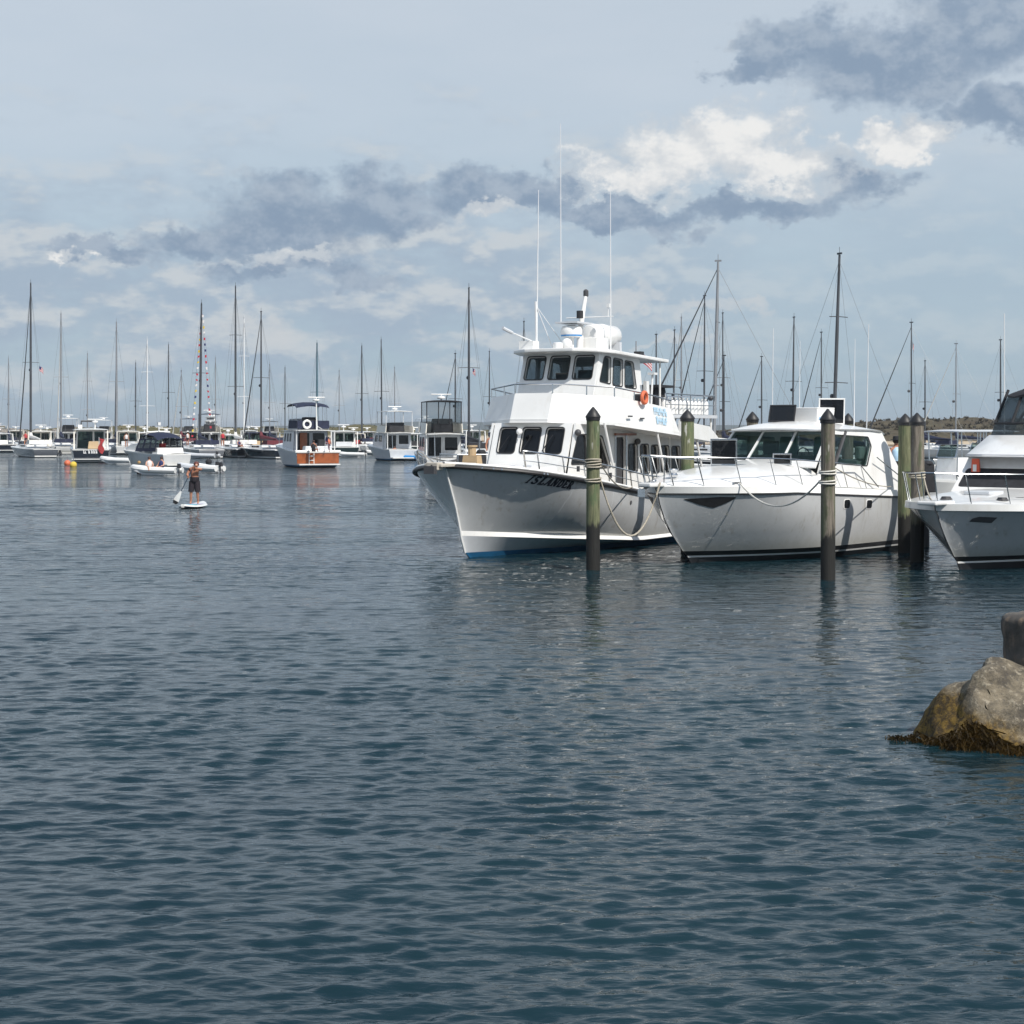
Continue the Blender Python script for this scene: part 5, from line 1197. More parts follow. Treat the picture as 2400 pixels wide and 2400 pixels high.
def lobster(px, wl, label, m, ang=-80, L=8, B=3.0, roof=WHITE, h=2.9, glass=None, seat=None):
    d = depth_at(wl); r = boat_root('motor_cruiser', px, d, ang, L, label, stern=True, group='hardtop cruisers at moorings')
    simple_hull(r, L, B, 1.45, 1.1, m)
    cab(r, 'cabin', L * .28, L * .36, L * .66, L * .66, B * .38, B * .35, 1.15, h, [(.06, .47, .45, .9), (.53, .94, .45, .9)], [(.1, .45, .4, .9), (.5, .92, .4, .9)], [(.08, .48, .1, .9), (.54, .92, .3, .9)], roof, glass or GLASSG)
    roofslab(r, 'hardtop', L * .32, L * .86, B * .44, h, roof)
    for y in (-1, 1): MB().prism([(L * .84, 1.1), (L * .91, 1.1), (L * .86, h + .02), (L * .80, h + .02)], y * B * .40 - .05, y * B * .40 + .05).build('roof_support', roof, r)
    radar_post(r, L * .6, h + .12, .4); MB().box(L * .97, L * 1.06, -B * .42, B * .42, .25, .33).build('swim_platform', WHITE, r)
    MB().box(L * .72, L * .78, -B * .25, B * .25, 1.1, 1.7).build('cockpit_seat', seat or GREYW, r, bevel=.04); return r
def flytrawler(px, wl, label, ang, L, B, top, bimini, hullm, encl=False):
    d = depth_at(wl); r = boat_root('flybridge_cruiser', px, d, ang, L, label, stern=True, group='flybridge cruisers at moorings')
    simple_hull(r, L, B, 1.7, 1.15, hullm, stripe=BLUEB, taper=.94)
    w = B * .42; cab(r, 'saloon', L * .30, L * .36, L * .72, L * .72, w, w * .95, 1.2, 2.75, [(.06, .47, .45, .9), (.53, .94, .45, .9)], [(.12, .42, .45, .88), (.5, .85, .45, .88)], [(.1, .45, .05, .88), (.55, .9, .3, .88)], hullm if hullm is not GREENH else WHITE, GLASSD)
    roofslab(r, 'boat_deck', L * .29, L * .93, w * 1.12, 2.75, WHITE, .12, .05)
    bt = mirror_path([(L * .80, -w, 2.86), (L * .45, -w, 2.86), (L * .38, -w * .5, 2.86)]); tp = mirror_path([(L * .80, -w * .96, 3.5), (L * .48, -w * .96, 3.6), (L * .42, -w * .5, 3.65)])
    bulwark(bt, tp, .06).build('flybridge_coaming', CREAM, r)
    MB().box(L * .55, L * .68, -w * .5, w * .6, 2.9, 3.85, .05, .05).build('bridge_seat', CANVAS, r, bevel=.06)
    for x in (L * .46, L * .78):
        for y in (-w * .92, w * .92): MB().tube([(x, y, 3.5), (x, y, top)], .035, 6).build('bimini_pole', bimini if encl else WMAST, r)
    roofslab(r, 'bimini_top', L * .43, L * .82, w, top, bimini, .10, .08)
    if encl:
        for y in (-w * .93, w * .93): MB().rings([[Vector((L * .46, y, 3.5)), Vector((L * .78, y, 3.5))], [Vector((L * .47, y, top)), Vector((L * .77, y, top))]], cap=False, closed=False).build('clear_curtain', VINYL, r)
        MB().rings([[Vector((L * .78, -w * .9, 3.5)), Vector((L * .78, w * .9, 3.5))], [Vector((L * .78, -w * .9, top)), Vector((L * .78, w * .9, top))]], cap=False, closed=False).build('clear_curtain', VINYL, r)
        for y in (-w * .3, w * .3): MB().tube([(L * .785, y, 3.5), (L * .785, y, top)], .035, 5).build('curtain_post', CANVAS, r)
    for y in (-w * 1.05, w * 1.05): MB().tube([(L * .9, y, 1.15), (L * .9, y, 2.78)], .05, 6).build('deck_post', WHITE, r)
    rail('bridge_ladder', [(L * .80, -w * .5, 1.2), (L * .78, -w * .5, 2.9)], .03, STEEL, r)
    MB().box(L * .98, L * 1.07, -B * .42, B * .42, .25, .35).build('swim_platform', WHITE, r); radar_post(r, L * .62, top + .1, .12); return r

cruiser_black()
cruiser_navy(); trawler()
lobster(808, 1069, 'green-hulled cruiser with white hardtop just right of the trawler yacht', GREENH, -82, 8.5, 3.9)
lobster(300, 1066, 'cream hardtop cruiser between the black-hulled and the navy canvas cruisers', HULLW, -78, 8, 3.4, CREAM)
lobster(92, 1066, 'cream hardtop cruiser partly behind the black-hulled one at its left', NAVYH, -78, 8, 3.4, CREAM)
lobster(8, 1032, 'white motor boat cut by the left picture edge', WHITE, -60, 12, 4.2, WHITE, 4.6)
flytrawler(950, 1080, 'grey-white flybridge trawler with white bimini, blue float at its stern', -68, 9, 3.6, 4.95, WHITE, mat('shaded_white', (.50, .53, .57), .3, coat=.5))
flytrawler(1050, 1114, 'flybridge cruiser with clear black-framed enclosure behind the ISLANDER bow', -80, 9, 3.1, 5.0, CANVAS, HULLW, True)
# smaller craft crowding the far moorings
for i, (px, wl, m, ang, L, B, rf, h, lab) in enumerate((
    (40, 1046, NAVYH, -70, 9, 3.4, CREAM, 3.0, 'dark-hulled cabin boat behind the leftmost mast'), (118, 1052, HULLW, -65, 8, 3.2, WHITE, 2.8, 'white cabin boat left of the black-hulled cruiser roof'),
    (240, 1050, HULLW, -80, 9, 3.6, WHITE, 3.0, 'white cabin boat behind the right end of the black-hulled cruiser'), (380, 1046, GREYW, -70, 9, 3.4, CREAM, 2.9, 'cream-topped cabin boat behind the navy canvas top'),
    (445, 1050, NAVYH, -75, 9, 3.4, WHITE, 2.8, 'dark-hulled cabin boat left of the flag-dressed mast'), (520, 1056, NAVYH, -72, 10, 3.8, CREAM, 2.6, 'dark-hulled cabin boat between the flag-dressed mast and the tallest one'),
    (585, 1050, HULLW, -78, 9, 3.6, WHITE, 3.0, 'white cabin boat under the pair of tall masts'), (640, 1048, HULLW, -70, 9, 3.4, WHITE, 2.8, 'white cabin boat just left of the trawler bow'),
    (700, 1044, GREYW, -70, 9, 3.4, CREAM, 2.9, 'cabin boat hidden low behind the trawler'), (872, 1048, HULLW, -70, 9, 3.4, WHITE, 2.8, 'white cabin boat between the green-hulled cruiser and the white-bimini trawler'),
    (1005, 1050, HULLW, -75, 9, 3.4, GREYW, 2.9, 'grey-topped cabin boat right of the white-bimini trawler'), (1120, 1060, GREYW, -75, 9, 3.4, WHITE, 3.0, 'white-topped cabin boat behind the open boat of black gear'),
    (15, 1060, NAVYH, -55, 8, 3.2, WHITE, 2.6, 'dark cabin boat low at the left edge'), (165, 1060, HULLW, -70, 9, 3.5, NAVY, 2.9, 'white cabin boat with navy roof just behind the black-hulled cruiser'), (345, 1062, HULLW, -72, 9, 3.4, WHITE, 2.7, 'white-roofed cabin boat right behind the navy canvas cruiser'),
    (408, 1064, NAVYH, -60, 8, 3.2, CREAM, 2.5, 'small dark cabin boat right of the navy canvas'), (495, 1066, HULLW, -75, 8, 3.2, CANVAS, 2.6, 'white cabin boat with black roof right of the flag-dressed mast'), (548, 1062, NAVYH, -68, 9, 3.4, WHITE, 2.4, 'dark-hulled cabin boat below the tallest mast'),
    (612, 1064, HULLW, -70, 8, 3.2, NAVY, 2.7, 'white cabin boat with navy roof left of the trawler bow'), (838, 1060, HULLW, -74, 8, 3.2, CREAM, 2.6, 'cream-roofed cabin boat right behind the green-hulled cruiser'), (985, 1066, GREENH, -70, 8, 3.2, WHITE, 2.6, 'green cabin boat against the white-bimini trawler stern'))):
    if i in (2, 4, 7, 10, 13, 16): flytrawler(px, wl, lab.replace('cabin boat', 'flybridge boat'), ang, L, B, 4.6 + .12 * (i % 6), (NAVY, CREAM, WHITE, CANVAS)[i % 4] if i < 12 else (NAVY, WHITE)[i % 2], m)
    else: lobster(px, wl, lab, m, ang, L, B, rf, h, None, (CANVAS, NAVY, WHITE, TAN, RED)[i % 5])
# tenders
q = [dinghy(238, 156, -18, 3.3, 1.6, 'white inflatable tender lying across the stern of the black-hulled cruiser'),
     dinghy(62, 205, -20, 2.6, 1.5, 'red and white dinghy at the far left', mat('red_white_tube', (.55, .12, .10), .5)),
     dinghy(33, 215, -10, 1.6, 1.2, 'small white dinghy nearest the left edge', out=False),
     dinghy(90, 198, -8, 2.6, 1.4, 'black dinghy with a blue stern left of the black-hulled cruiser', GRAYD),
     dinghy(420, 124, -22, 3.2, 1.6, 'grey inflatable at the stern of the navy canvas cruiser', GREYW),
     dinghy(465, 122, -30, 2.0, 1.3, 'white inflatable with black outboard behind the paddleboarder', WHITE),
     dinghy(430, 186, -15, 4.0, 1.8, 'long grey inflatable alongside the flag-dressed sailboat', GREYW),
     dinghy(785, 196, -8, 3.6, 1.6, 'long white tender across the stern of the green-hulled cruiser'),
     dinghy(858, 208, -35, 3.4, 1.9, 'white bow-forward inflatable right of the green-hulled cruiser'),
     dinghy(940, 172, -10, 1.9, 1.3, 'blue float raft at the stern of the white-bimini trawler', BLUE, False),
     dinghy(490, 200, -30, 3.0, 1.6, 'white tender with black motor near the flag-dressed sailboat')]
# the runabout tender with its three people
d = 116.0; wd = dinghy(312, d + .6, -14, 3.4, 1.6, 'white inflatable with three people aboard in front of the navy canvas cruiser')
def on(px, y=0, z=.35): return ((px - 1200) / F_PX * d, d + y, z)
small_person(on(324, .3, .05), .8, 'blond child lying low in the bow of the white inflatable', 'sit', None, None, SKINP, .72, None, mat('blond_hair', (.38, .24, .10), .7))
small_person(on(350), .4, 'dark-haired person in white top and blue shorts sitting in the inflatable', 'sit', FWHT, None, SKINP, 1.0, BLUE)
small_person(on(378, .1), -.5, 'person in dark blue sitting aft in the inflatable', 'sit', FBLU, None, SKINP, 1.0, FBLU)
small_person((at(1153, 1000, 74).x, 74, 1.25), .2, 'person in striped shirt and white sun hat by the ISLANDER house front', 'stand', FWHT, WHITE, SKIN, 1.0)
small_person((at(925, 1000, 172).x, 172.0, .55), .2, 'person in dark clothes on the float behind the white-bimini trawler', 'sit', RED, None, SKIN, 1.1)
for px, dd, z, rz, pose, shirt, hat, lab in ((522, 196, 1.2, .3, 'stand', FRED, None, 'person in red on the boat between the flag-dressed mast and the tallest one'), (440, 205, 1.2, -.4, 'stand', FWHT, WHITE, 'person in white beside the flag-dressed mast'),
        (560, 190, 1.2, .9, 'sit', FBLU, None, 'person in navy sitting below the tallest mast'), (770, 186, .6, .2, 'stand', ORANGE, None, 'person in orange standing on the tender right of the trawler'), (60, 198, 1.2, 0, 'stand', RED, None, 'person in dark red above the red and white dinghy'),
        (296, 195, 1.1, .5, 'stand', FWHT, None, 'person in white on the cream hardtop cruiser'), (735, 138.5, 1.35, 2.8, 'sit', CANVAS, None, 'person in black in the trawler cockpit')):
    small_person((at(px, 1000, dd).x, dd, z), rz, lab, pose, shirt, hat, SKIN)
# mooring balls
for px, wl, c, lab in ((172, 1094, FYEL, 'pale yellow mooring ball below the black-hulled cruiser'), (158, 1090, ORANGE, 'orange mooring ball beside the pale yellow one'), (489, 1086, CANVAS, 'dark mooring ball right of the paddleboarder'), (912, 1038, WHITE, 'white mooring ball on the far water left of the flybridge enclosure')):
    dd = depth_at(wl); b = empty('mooring_ball', ((px - 1200) / F_PX * dd, dd, 0), 0, lab, 'buoy', 'mooring balls')
    MB().ball((0, 0, .15), .30, 14, 8).build('float', c, b, smooth=True); MB().tube([(0, 0, .4), (0, 0, .6)], .03, 5).torus((0, 0, .66), .07, .02, 10, 5, 'x').build('ring', STEEL, b)
# work boat cluster with covered outboards behind the ISLANDER bow
def workboat():
    r = boat_root('open_workboat', 1128, 72, -70, 6, 'open boat stacked with black gear left of the ISLANDER house', stern=True)
    simple_hull(r, 6, 2.4, 1.3, 1.15, HULLW)
    for i, (x, y, h) in enumerate(((4.2, -.6, .9), (4.8, .1, 1.1), (5.2, -.4, .8), (3.8, .4, 1.0))): MB().box(x, x + .5, y, y + .45, 1.1, 1.1 + h, .06, .06).build('covered_gear', CANVAS, r, bevel=.08)
    MB().box(2.0, 3.2, -.9, .9, 1.15, 1.22).build('floor', GREYW, r); MB().tube([(4.9, .3, 1.1), (4.9, .3, 3.2)], .03, 5).build('pole', STEEL, r)
    rail('stern_rail', [(3.4, -1.0, 2.0), (5.9, -1.0, 2.0), (5.9, 1.0, 2.0), (3.4, 1.0, 2.0)], .025, STEEL, r, [((5.9, -1, 1.1), (5.9, -1, 2.0)), ((5.9, 1, 1.1), (5.9, 1, 2.0)), ((3.4, -1, 1.1), (3.4, -1, 2.0))])
workboat()
# far white ship
def ship():
    d = 1150; r = boat_root('motor_yacht', 491, d, -84, 34, 'big white multi-deck yacht far beyond the sand spit', stern=True)
    simple_hull(r, 34, 8.8, 5.0, 4.0, WHITE)
    for i, (x0, x1, w, z) in enumerate(((8, 31, 4.3, 4.0), (10, 28, 3.9, 7.0), (12, 24, 3.3, 10.0))):
        cab(r, 'deck_house', x0, x0 + 1, x1, x1 - .8, w, w * .95, z, z + 2.6, [(.1, .9, .4, .8)], [(.1, .9, .4, .8)], [(.12, .88, .30, .75)], WHITE, GLASSD, .2)
        roofslab(r, 'deck_overhang', x0 - .5, x1 + 2, w * 1.06, z + 2.6, WHITE, .3, .15)
    MB().tube([(16, 0, 12.6), (16.6, 0, 17)], .5, 8, .2).build('radar_mast', WHITE, r); MB().ball((16, 1.6, 13.6), .9, 10, 6).build('satellite_dome', WHITE, r, smooth=True)
    MB().ball((16, -1.6, 13.6), .9, 10, 6).build('satellite_dome', WHITE, r, smooth=True)
ship()
# centre-console boats in the berths behind the cruiser
def console(px, d, ang, label, top=WHITE, tm=CANVAS, L=7.5):
    r = boat_root('centre_console_boat', px, d, ang, L, label, group='open boats in the berths behind')
    simple_hull(r, L, 2.5, 1.35, 1.0, WHITE)
    MB().box(L * .45, L * .58, -.5, .5, 1.0, 2.0, .08, .05).build('console', WHITE, r, bevel=.05)
    wall('console_screen', [(L * .45, .45, 2.0), (L * .45, -.45, 2.0), (L * .48, -.42, 2.5), (L * .48, .42, 2.5)], [(.05, .95, .05, .95)], STEEL, r, GLASSG, rad=.05, thick=.02, depth=.005)
    roofslab(r, 't_top', L * .40, L * .68, 1.0, 2.95, top, .08, .05)
    for x in (.43, .62):
        for y in (-.6, .6): MB().tube([(L * x, y, 1.0), (L * x, y * 1.1, 2.97)], .03, 6).build('t_top_leg', STEEL, r)
    MB().box(L * .62, L * .72, -.5, .5, 1.0, 1.75).build('leaning_post', WHITE, r, bevel=.04)
    for y in (-.35, .35): MB().box(L * .98, L * 1.08, y - .2, y + .2, .9, 1.9, .04, .04).tube([(L * 1.03, y, .9), (L * 1.03, y, -.2)], .09, 6).build('outboard', tm, r, bevel=.06)
    return r
console(2085, 62, 40, 'open boat with pale T-top between the cruiser stern and the green pile', GREYW)
console(2160, 70, 35, 'open boat with white T-top right of the weathered pile', WHITE)
console(2215, 98, 30, 'open boat with navy top behind the flybridge moulding', NAVY)
console(1640, 85, 40, 'open boat with grey top between the two-deck boat stern and the cruiser', GREYW)
console(1745, 120, 35, 'open boat seen through the cruiser windscreen', WHITE)
def outb():
    r = empty('covered_outboard', (at(2172, 1100, 44).x, 44, 0), R(20), 'black covered outboard standing between the weathered pile and the flybridge boat', 'outboard')
    MB().tube([(0, 0, -.6), (0, 0, 1.5)], .07, 8).build('shaft', GRAYD, r); MB().box(-.18, .18, -.16, .16, 1.42, 2.16, .03, .03).ball((0, 0, 2.16), .17, 12, 6, 1, 1, .5).build('cowl_cover', CANVAS, r, bevel=.05)
    MB().box(-.3, .3, -.5, -.4, .9, 1.3).build('bracket', GRAYD, r)
outb()
small_person((at(2100, 1100, 58).x, 58, 1.0), .3, 'person in pale blue shirt and dark cap between the cruiser and the green pile', 'stand', PALEB, CANVAS, SKIN)
# tall white whip antennas that stand on boats hidden by the cruiser
for px, d, t, lean, lab in ((1808, 90, 770, .012, 'white whip aerial above the dark roof hatch'), (2028, 80, 760, .02, 'white whip aerial right of the framed roof hatch'), (2354, 70, 735, 0, 'white whip aerial above the black flybridge top')):
    x = (px - 1200) / F_PX * d; z1 = CAM_H + (HORIZON - t) / F_PX * d
    o = MB().tube([(0, 0, .2), (lean * z1, 0, z1)], .035, 6, .018).build('whip_aerial', WMAST, None, loc=(x, d, 0)); tag(o, lab, 'aerial', 'white whip aerials')
    MB().tube([(0, 0, -.5), (0, 0, .9)], .09, 8).build('aerial_base', WMAST, o)
# flags in the air
sp = W(ISL, (10.2, .5, 0))
MB().tube([(10.2, .5, 3.4), (10.22, .5, 5.6)], .02, 6).build('flag_staff', ALU, ISL)
striped_flag((sp.x + .02, sp.y, 5.28), .46, R(10), 'striped flag flying on a staff above the ISLANDER sun deck', .62)
for px, d, py, s, lab in ((1108, 150, 862, .8, 'small red and white flag beside the tall mast left of ISLANDER'), (2140, 190, 803, 1.0, 'small red and white flag beside the mast above the pair of piles'), (92, 200, 858, .9, 'small dark flag right of the leftmost mast')):
    q = at(px, py, d); striped_flag(q, s, R(75), lab, .5)

# ------------------------------------------------------------------ the paddleboarder
def paddler():
    d = depth_at(1190); x = (450 - 1200) / F_PX * d
    bd = empty('paddleboard', (x + .04, d, 0), R(-5), 'white and turquoise paddleboard under the standing paddler', 'paddleboard')
    rings = []
    for i in range(15):
        t = i / 14; y = -1.45 + 2.9 * t; w = .40 * max(.05, 1 - abs(2 * t - 1) ** 2.6) ** .55; rk = .07 * abs(2 * t - 1) ** 3
        rings.append([Vector((w * c, y, z + rk)) for c, z in ((-1, .06), (-.85, .12), (-.4, .135), (.4, .135), (.85, .12), (1, .06), (.7, -.01), (-.7, -.01))])
    mb = MB(); mb.rings(rings); mb.build('board', WHITE, bd, smooth=True)
    MB().rings([[Vector((v.x * 1.012, v.y, v.z)) for v in (q[0], q[5], q[6], q[7])] for q in [[p + Vector((0, 0, -.004)) for p in ring] for ring in rings]]).build('board_bottom', NAVYH, bd, smooth=True)
    MB().box(-.26, .26, -1.05, -.2, .137, .143).build('deck_pad', mat('turquoise_pad', (.10, .45, .55), .7), bd); MB().box(-.26, .26, -.19, .6, .137, .143).build('deck_pad', mat('lavender_pad', (.50, .48, .62), .7), bd)
    MB().lathe([(.36, 0), (.39, .02), (.39, .05), (.36, .06)], (0, 0, .0), 4)
    r = empty('person', (x, d, .143), 0, 'bare-chested person in black shorts standing on the paddleboard, head bent over the paddle', 'person')
    # skeleton in picture axes: x to the right, y away from the camera
    V = [(.10, .02, .92), (.11, .00, 1.12), (.12, -.04, 1.33), (.15, -.10, 1.44), (.20, -.17, 1.53),           # pelvis, waist, chest, neck, head
         (.00, .02, .88), (-.03, -.05, .46), (-.05, .02, .07), (-.05, -.12, .03),                               # one leg
         (.20, .02, .88), (.22, -.04, .46), (.23, .05, .07), (.24, -.08, .03),                                  # other leg
         (-.07, -.04, 1.37), (-.17, -.12, 1.14), (-.07, -.26, 1.07),                                            # lower arm
         (.32, -.02, 1.36), (.40, -.18, 1.36), (.16, -.34, 1.42)]                                               # upper arm
    E = [(0, 1), (1, 2), (2, 3), (3, 4), (0, 5), (5, 6), (6, 7), (7, 8), (0, 9), (9, 10), (10, 11), (11, 12), (2, 13), (13, 14), (14, 15), (2, 16), (16, 17), (17, 18)]
    Rr = [(.15, .11), (.135, .10), (.165, .11), .058, .10, .09, .065, .042, .035, .09, .065, .042, .035, .065, .05, .035, .065, .05, .035]
    skinned('body', V, E, Rr, SKIN, r, 2)
    MB().ball((.20, -.15, 1.565), .112, 12, 8, 1, 1.05, .95).build('hair', mat('auburn_hair', (.10, .025, .018), .6), r, smooth=True)
    MB().ball((.215, -.25, 1.52), .052, 8, 6, 1.1, .7, 1.2).ball((.22, -.285, 1.515), .016, 6, 4).build('face', SKINP, r, smooth=True)
    def leg(cx, kx): return [[Vector((cx + (kx - cx) * t + math.cos(a) * (.125 - .01 * t), -.02 * t + math.sin(a) * (.115), .90 - .42 * t)) for a in [6.2832 * j / 12 for j in range(12)]] for t in (0, .4, 1.0)]
    s = MB(); s.lathe([(.16, .86), (.185, .90), (.175, 1.06)], (.10, .01, 0), 16); s.rings(leg(.01, -.03)); s.rings(leg(.19, .225)); s.build('shorts', SHORTS, r, smooth=True)
    # hands closed on the shaft
    top = Vector((.13, -.35, 1.47)); tip = Vector((-.64, -.22, .02)); ax = (tip - top).normalized(); sd_ = ax.cross(Vector((0, 1, 0))).normalized(); up = sd_.cross(ax)
    for c in (top + ax * .03, top + ax * .46):
        h = MB().ball(tuple(c + up * .035), .042, 8, 6)
        for k in range(4):
            b = c + ax * (-.035 + .023 * k); ln = (.030, .034, .032, .026)[k]
            h.tube([b + up * .03 + sd_ * .03, b - up * .012 + sd_ * ln, b - up * .028, b - up * .01 - sd_ * .022], .010, 5)
        h.tube([c + up * .04 - ax * .035 - sd_ * .03, c - sd_ * .032 - ax * .02, c - up * .02 - sd_ * .015 - ax * .01], .011, 5)
        h.build('hand', SKIN, r, smooth=True)
    pd = empty('paddle', (x, d, .143), 0, 'long dark-shafted paddle with white blade held by the paddleboarder', 'paddle')
    sh = top.lerp(tip, .66)
    MB().tube([top - ax * .02, sh], .016, 8).tube([top - ax * .03 - sd_ * .06, top - ax * .03 + sd_ * .06], .016, 6).build('shaft', mat('dark_blue_shaft', (.02, .04, .07), .4), pd, smooth=True)
    def blade(a, b, w0, w1, th): 
        return [[p + sd_ * w * c + Vector((0, 1, 0)) * th * e for c, e in ((-1, 0), (0, -1), (1, 0), (0, 1))] for p, w in ((top.lerp(tip, a), w0), (top.lerp(tip, (a + b) / 2), (w0 + w1) / 2 * 1.15), (top.lerp(tip, b), w1))]
    MB().rings(blade(.66, .92, .03, .115, .014)).build('blade', WHITE, pd, smooth=True); MB().rings(blade(.92, 1.0, .115, .06, .014)).build('blade_tip', BLACK, pd, smooth=True)
paddler()

# ------------------------------------------------------------------ the shores
def land(name, x0, x1, y0, y1, hfun, nx, ny, m, label):
    xs = np.linspace(x0, x1, nx); ys = np.linspace(y0, y1, ny); V = [(x, y, hfun(x, y)) for y in ys for x in xs]
    Fc = [(j * nx + i, j * nx + i + 1, (j + 1) * nx + i + 1, (j + 1) * nx + i) for j in range(ny - 1) for i in range(nx - 1)]
    me = bpy.data.meshes.new(name); me.from_pydata(V, [], Fc); me.materials.append(m); me.polygons.foreach_set('use_smooth', [True] * len(Fc))
    o = bpy.data.objects.new(name, me); COL.objects.link(o); return tag(o, label, None, None, 'structure')
def fbm(seed, scales, amps):
    r = np.random.default_rng(seed); T = []
    for s, a in zip(scales, amps):
        for _ in range(7): th = r.uniform(0, 6.28); k = 6.28 / (s * r.uniform(.7, 1.4)); T.append((math.cos(th) * k, math.sin(th) * k, r.uniform(0, 6.28), a / 2.6))
    return lambda x, y: sum(a * math.sin(kx * x + ky * y + p) for kx, ky, p, a in T)
def scrub_mat(name, sand_to, cols):
    m = bpy.data.materials.new(name); m.use_nodes = True; g = NT(m.node_tree); p = g.n['Principled BSDF']
    pos = g.new('ShaderNodeNewGeometry').outputs['Position']; z = g.sep(pos)[2]
    n = g.noise(pos, .10, 6, .65); n2 = g.noise(pos, .55, 5, .65)
    c = g.mix(g.smooth(n, .40, .60), cols[0], cols[1]); c = g.mix(g.m('MULTIPLY', g.smooth(n2, .50, .62), .7), c, cols[2])
    sz = g.m('ADD', z, g.m('MULTIPLY', g.m('SUBTRACT', n2, .5), 1.2))
    c = g.mix(g.smooth(sz, sand_to + .25, sand_to - .25), c, (.46, .38, .28)); c = g.mix(g.smooth(z, .45, .25), c, (.16, .12, .08))
    g.l.new(c, p.inputs['Base Color']); p.inputs['Roughness'].default_value = .95; p.inputs['Specular IOR Level'].default_value = .1
    return m
f1 = fbm(1, (60, 22, 8, 3.5), (1.6, .7, .35, .25)); f2 = fbm(2, (90, 34, 12, 5), (1.5, .9, .6, .45))
GR = scrub_mat('dune_grass', 1.55, ((.105, .095, .045), (.16, .135, .07), (.06, .062, .030)))
SC = scrub_mat('brown_scrub', .9, ((.075, .060, .042), (.098, .082, .052), (.042, .042, .028)))
def spit(x, y):
    t = (y - 470) / 160; k = interp([0, .12, .3, .7, 1], [-.6, 1.2, 2.0, 3.2, 3.7])(t); fade = interp([-180, -60, -30], [1, .9, .0])(x) if x < -30 else 0
    return (k + (f1(x, y) * .5 if t > .15 else 0)) * interp([-260, -90, -35, 10], [.85, 1.0, 1.05, 1.0])(x)
land('sand_spit', -330, 40, 470, 640, spit, 200, 46, GR, 'low sand spit with dune grass across the harbour')
def hill(x, y):
    t = (y - 330) / 190; k = interp([0, .05, .18, .6, 1], [-.5, 1.0, 2.4, 4.3, 4.9])(t); e = interp([28, 46, 70, 110, 240], [0.0, .32, .78, 1.0, 1.1])(x)
    return k * e + (f2(x, y) * .55 * e if t > .06 else 0)
land('scrub_hill', 30, 300, 330, 520, hill, 190, 80, SC, 'brown scrub hill behind the berths')
FAR = mat('far_woodland', (.035, .050, .045), .95, vary=.3, scale=.01)
f3 = fbm(5, (900, 300, 90), (6, 4, 2))
land('distant_hill', -900, 900, 3600, 4100, lambda x, y: interp([0, .2, .6, 1], [0, 9, 19, 20])((y - 3600) / 500) * interp([-900, -650, -300, 200, 900], [.35, .6, 1.0, .9, .8])(x) + max(0, f3(x, y)) * .45, 180, 8, FAR, 'low wooded land on the horizon')
# shrubs along the skyline of both shores
def shrubs(name, n, xr, yr, hf, m, label, seed, smin, smax):
    r = random.Random(seed); mb = MB()
    for i in range(n):
        x = r.uniform(*xr); y = r.uniform(*yr); z = hf(x, y)
        if z < 1.8: continue
        s = r.uniform(smin, smax)
        for k in range(3):
            cx, cy, cz = x + r.uniform(-s, s) * .7, y + r.uniform(-s, s) * .5, z + r.uniform(.1, .6) * s
            for q in range(5):
                a = r.uniform(0, 6.28); b = r.uniform(.1, 1.3); l = s * r.uniform(.5, .9); w = s * .35
                tip = (cx + math.cos(a) * math.cos(b) * l, cy + math.sin(a) * math.cos(b) * l, cz + math.sin(b) * l)
                mb.add([(cx - math.sin(a) * w, cy + math.cos(a) * w, cz - .2 * s), (cx + math.sin(a) * w, cy - math.cos(a) * w, cz - .2 * s), tip], [(0, 1, 2)])
    return tag(mb.build(name, m, None), label, 'shrubs', None, 'stuff')
shrubs('scrub', 4200, (40, 290), (335, 515), hill, mat('scrub_leaves', (.080, .067, .044), .9, vary=.35, scale=.4), 'brown-green scrub covering the hill behind the berths', 3, .4, .95)
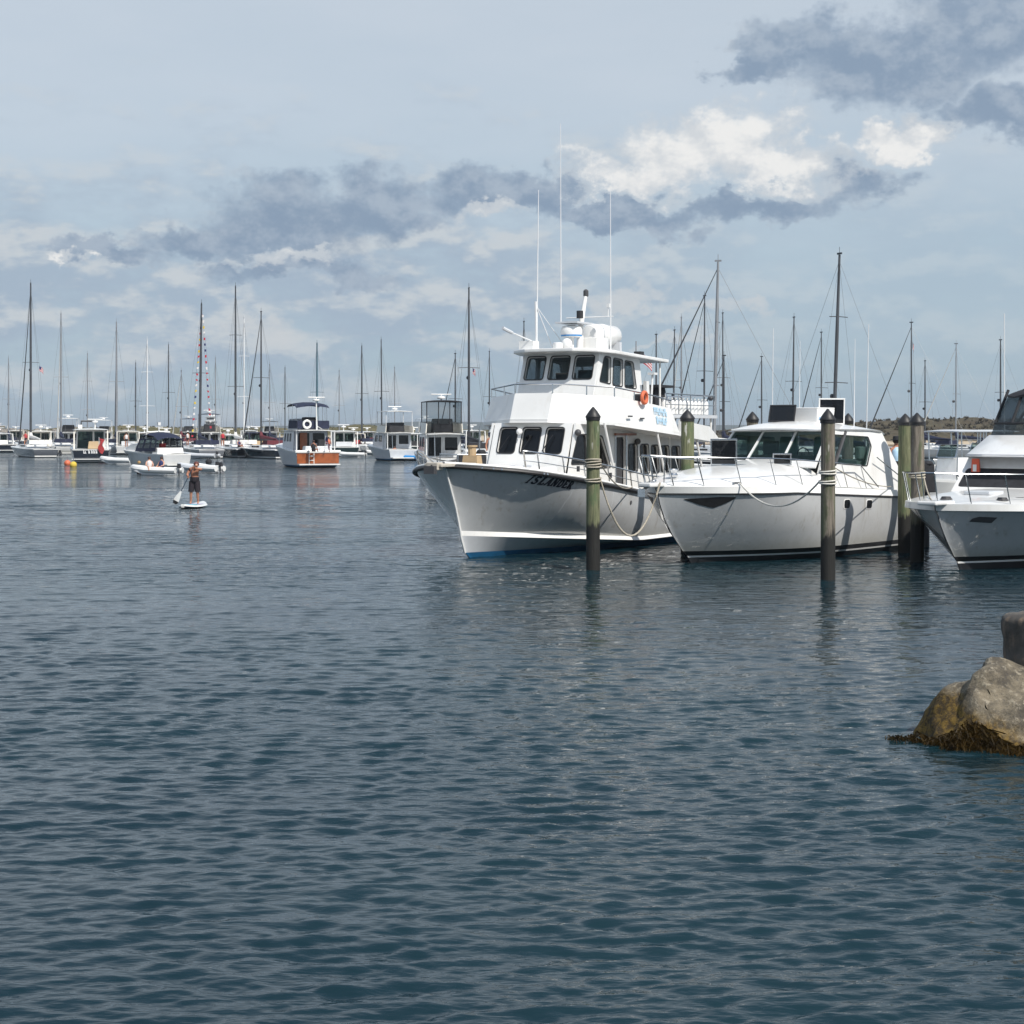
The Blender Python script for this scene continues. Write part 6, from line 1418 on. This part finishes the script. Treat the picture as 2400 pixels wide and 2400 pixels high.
shrubs('beach_scrub', 1500, (-325, 30), (500, 635), spit, mat('dune_leaves', (.088, .084, .040), .9, vary=.4, scale=.3), 'green scrub and beach grass on the sand spit', 4, .25, .6)
# breakwater stones on the left
bwr = empty('breakwater', (-118, 420, 0), 0, 'rough grey stone breakwater at the far left shore', 'breakwater')
base = []
for k in range(5):
    bm = bmesh.new(); bmesh.ops.create_icosphere(bm, subdivisions=2, radius=1.0); rr = random.Random(k)
    for v in bm.verts:
        v.co = Vector((round(v.co.x * 1.7) / 1.7 * .5 + v.co.x * .5, round(v.co.y * 1.6) / 1.6 * .5 + v.co.y * .5, round(v.co.z * 1.8) / 1.8 * .5 + v.co.z * .5)) * rr.uniform(.86, 1.08)
    me = bpy.data.meshes.new('stone'); bm.to_mesh(me); bm.free(); me.materials.append(mat('breakwater_stone', (.22, .20, .18), .9, vary=.4, scale=.8)); base.append(me)
rr = random.Random(12)
for i in range(210):
    o = bpy.data.objects.new('stone', base[i % 5]); COL.objects.link(o); o.parent = bwr; u = rr.uniform(-22, 26); lv = rr.choice((0, 0, 0, 1, 1, 2))
    o.location = (u, rr.uniform(-2.2 + lv * .7, 2.2 - lv * .7), .5 + lv * 1.0 + rr.uniform(-.2, .2)); s = rr.uniform(.7, 1.15); o.scale = (s * rr.uniform(.9, 1.5), s, s * rr.uniform(.7, 1.0)); o.rotation_euler = (rr.uniform(-.3, .3), rr.uniform(-.3, .3), rr.uniform(0, 6.3))

# ------------------------------------------------------------------ sea haze
def make_haze():
    o = MB().box(-13500, 13500, -60, 13900, -3.0, 46).build('haze', None, None)
    m = bpy.data.materials.new('sea_haze'); m.use_nodes = True; g = NT(m.node_tree); g.n.remove(g.n['Principled BSDF'])
    v = g.new('ShaderNodeVolumePrincipled'); v.inputs['Color'].default_value = (.80, .87, .95, 1); v.inputs['Density'].default_value = 1.6e-4; v.inputs['Anisotropy'].default_value = .2
    g.l.new(v.outputs[0], g.n['Material Output'].inputs['Volume']); o.data.materials.append(m)
    tag(o, 'thin pale sea haze over the harbour', 'haze', None, 'stuff')
make_haze()
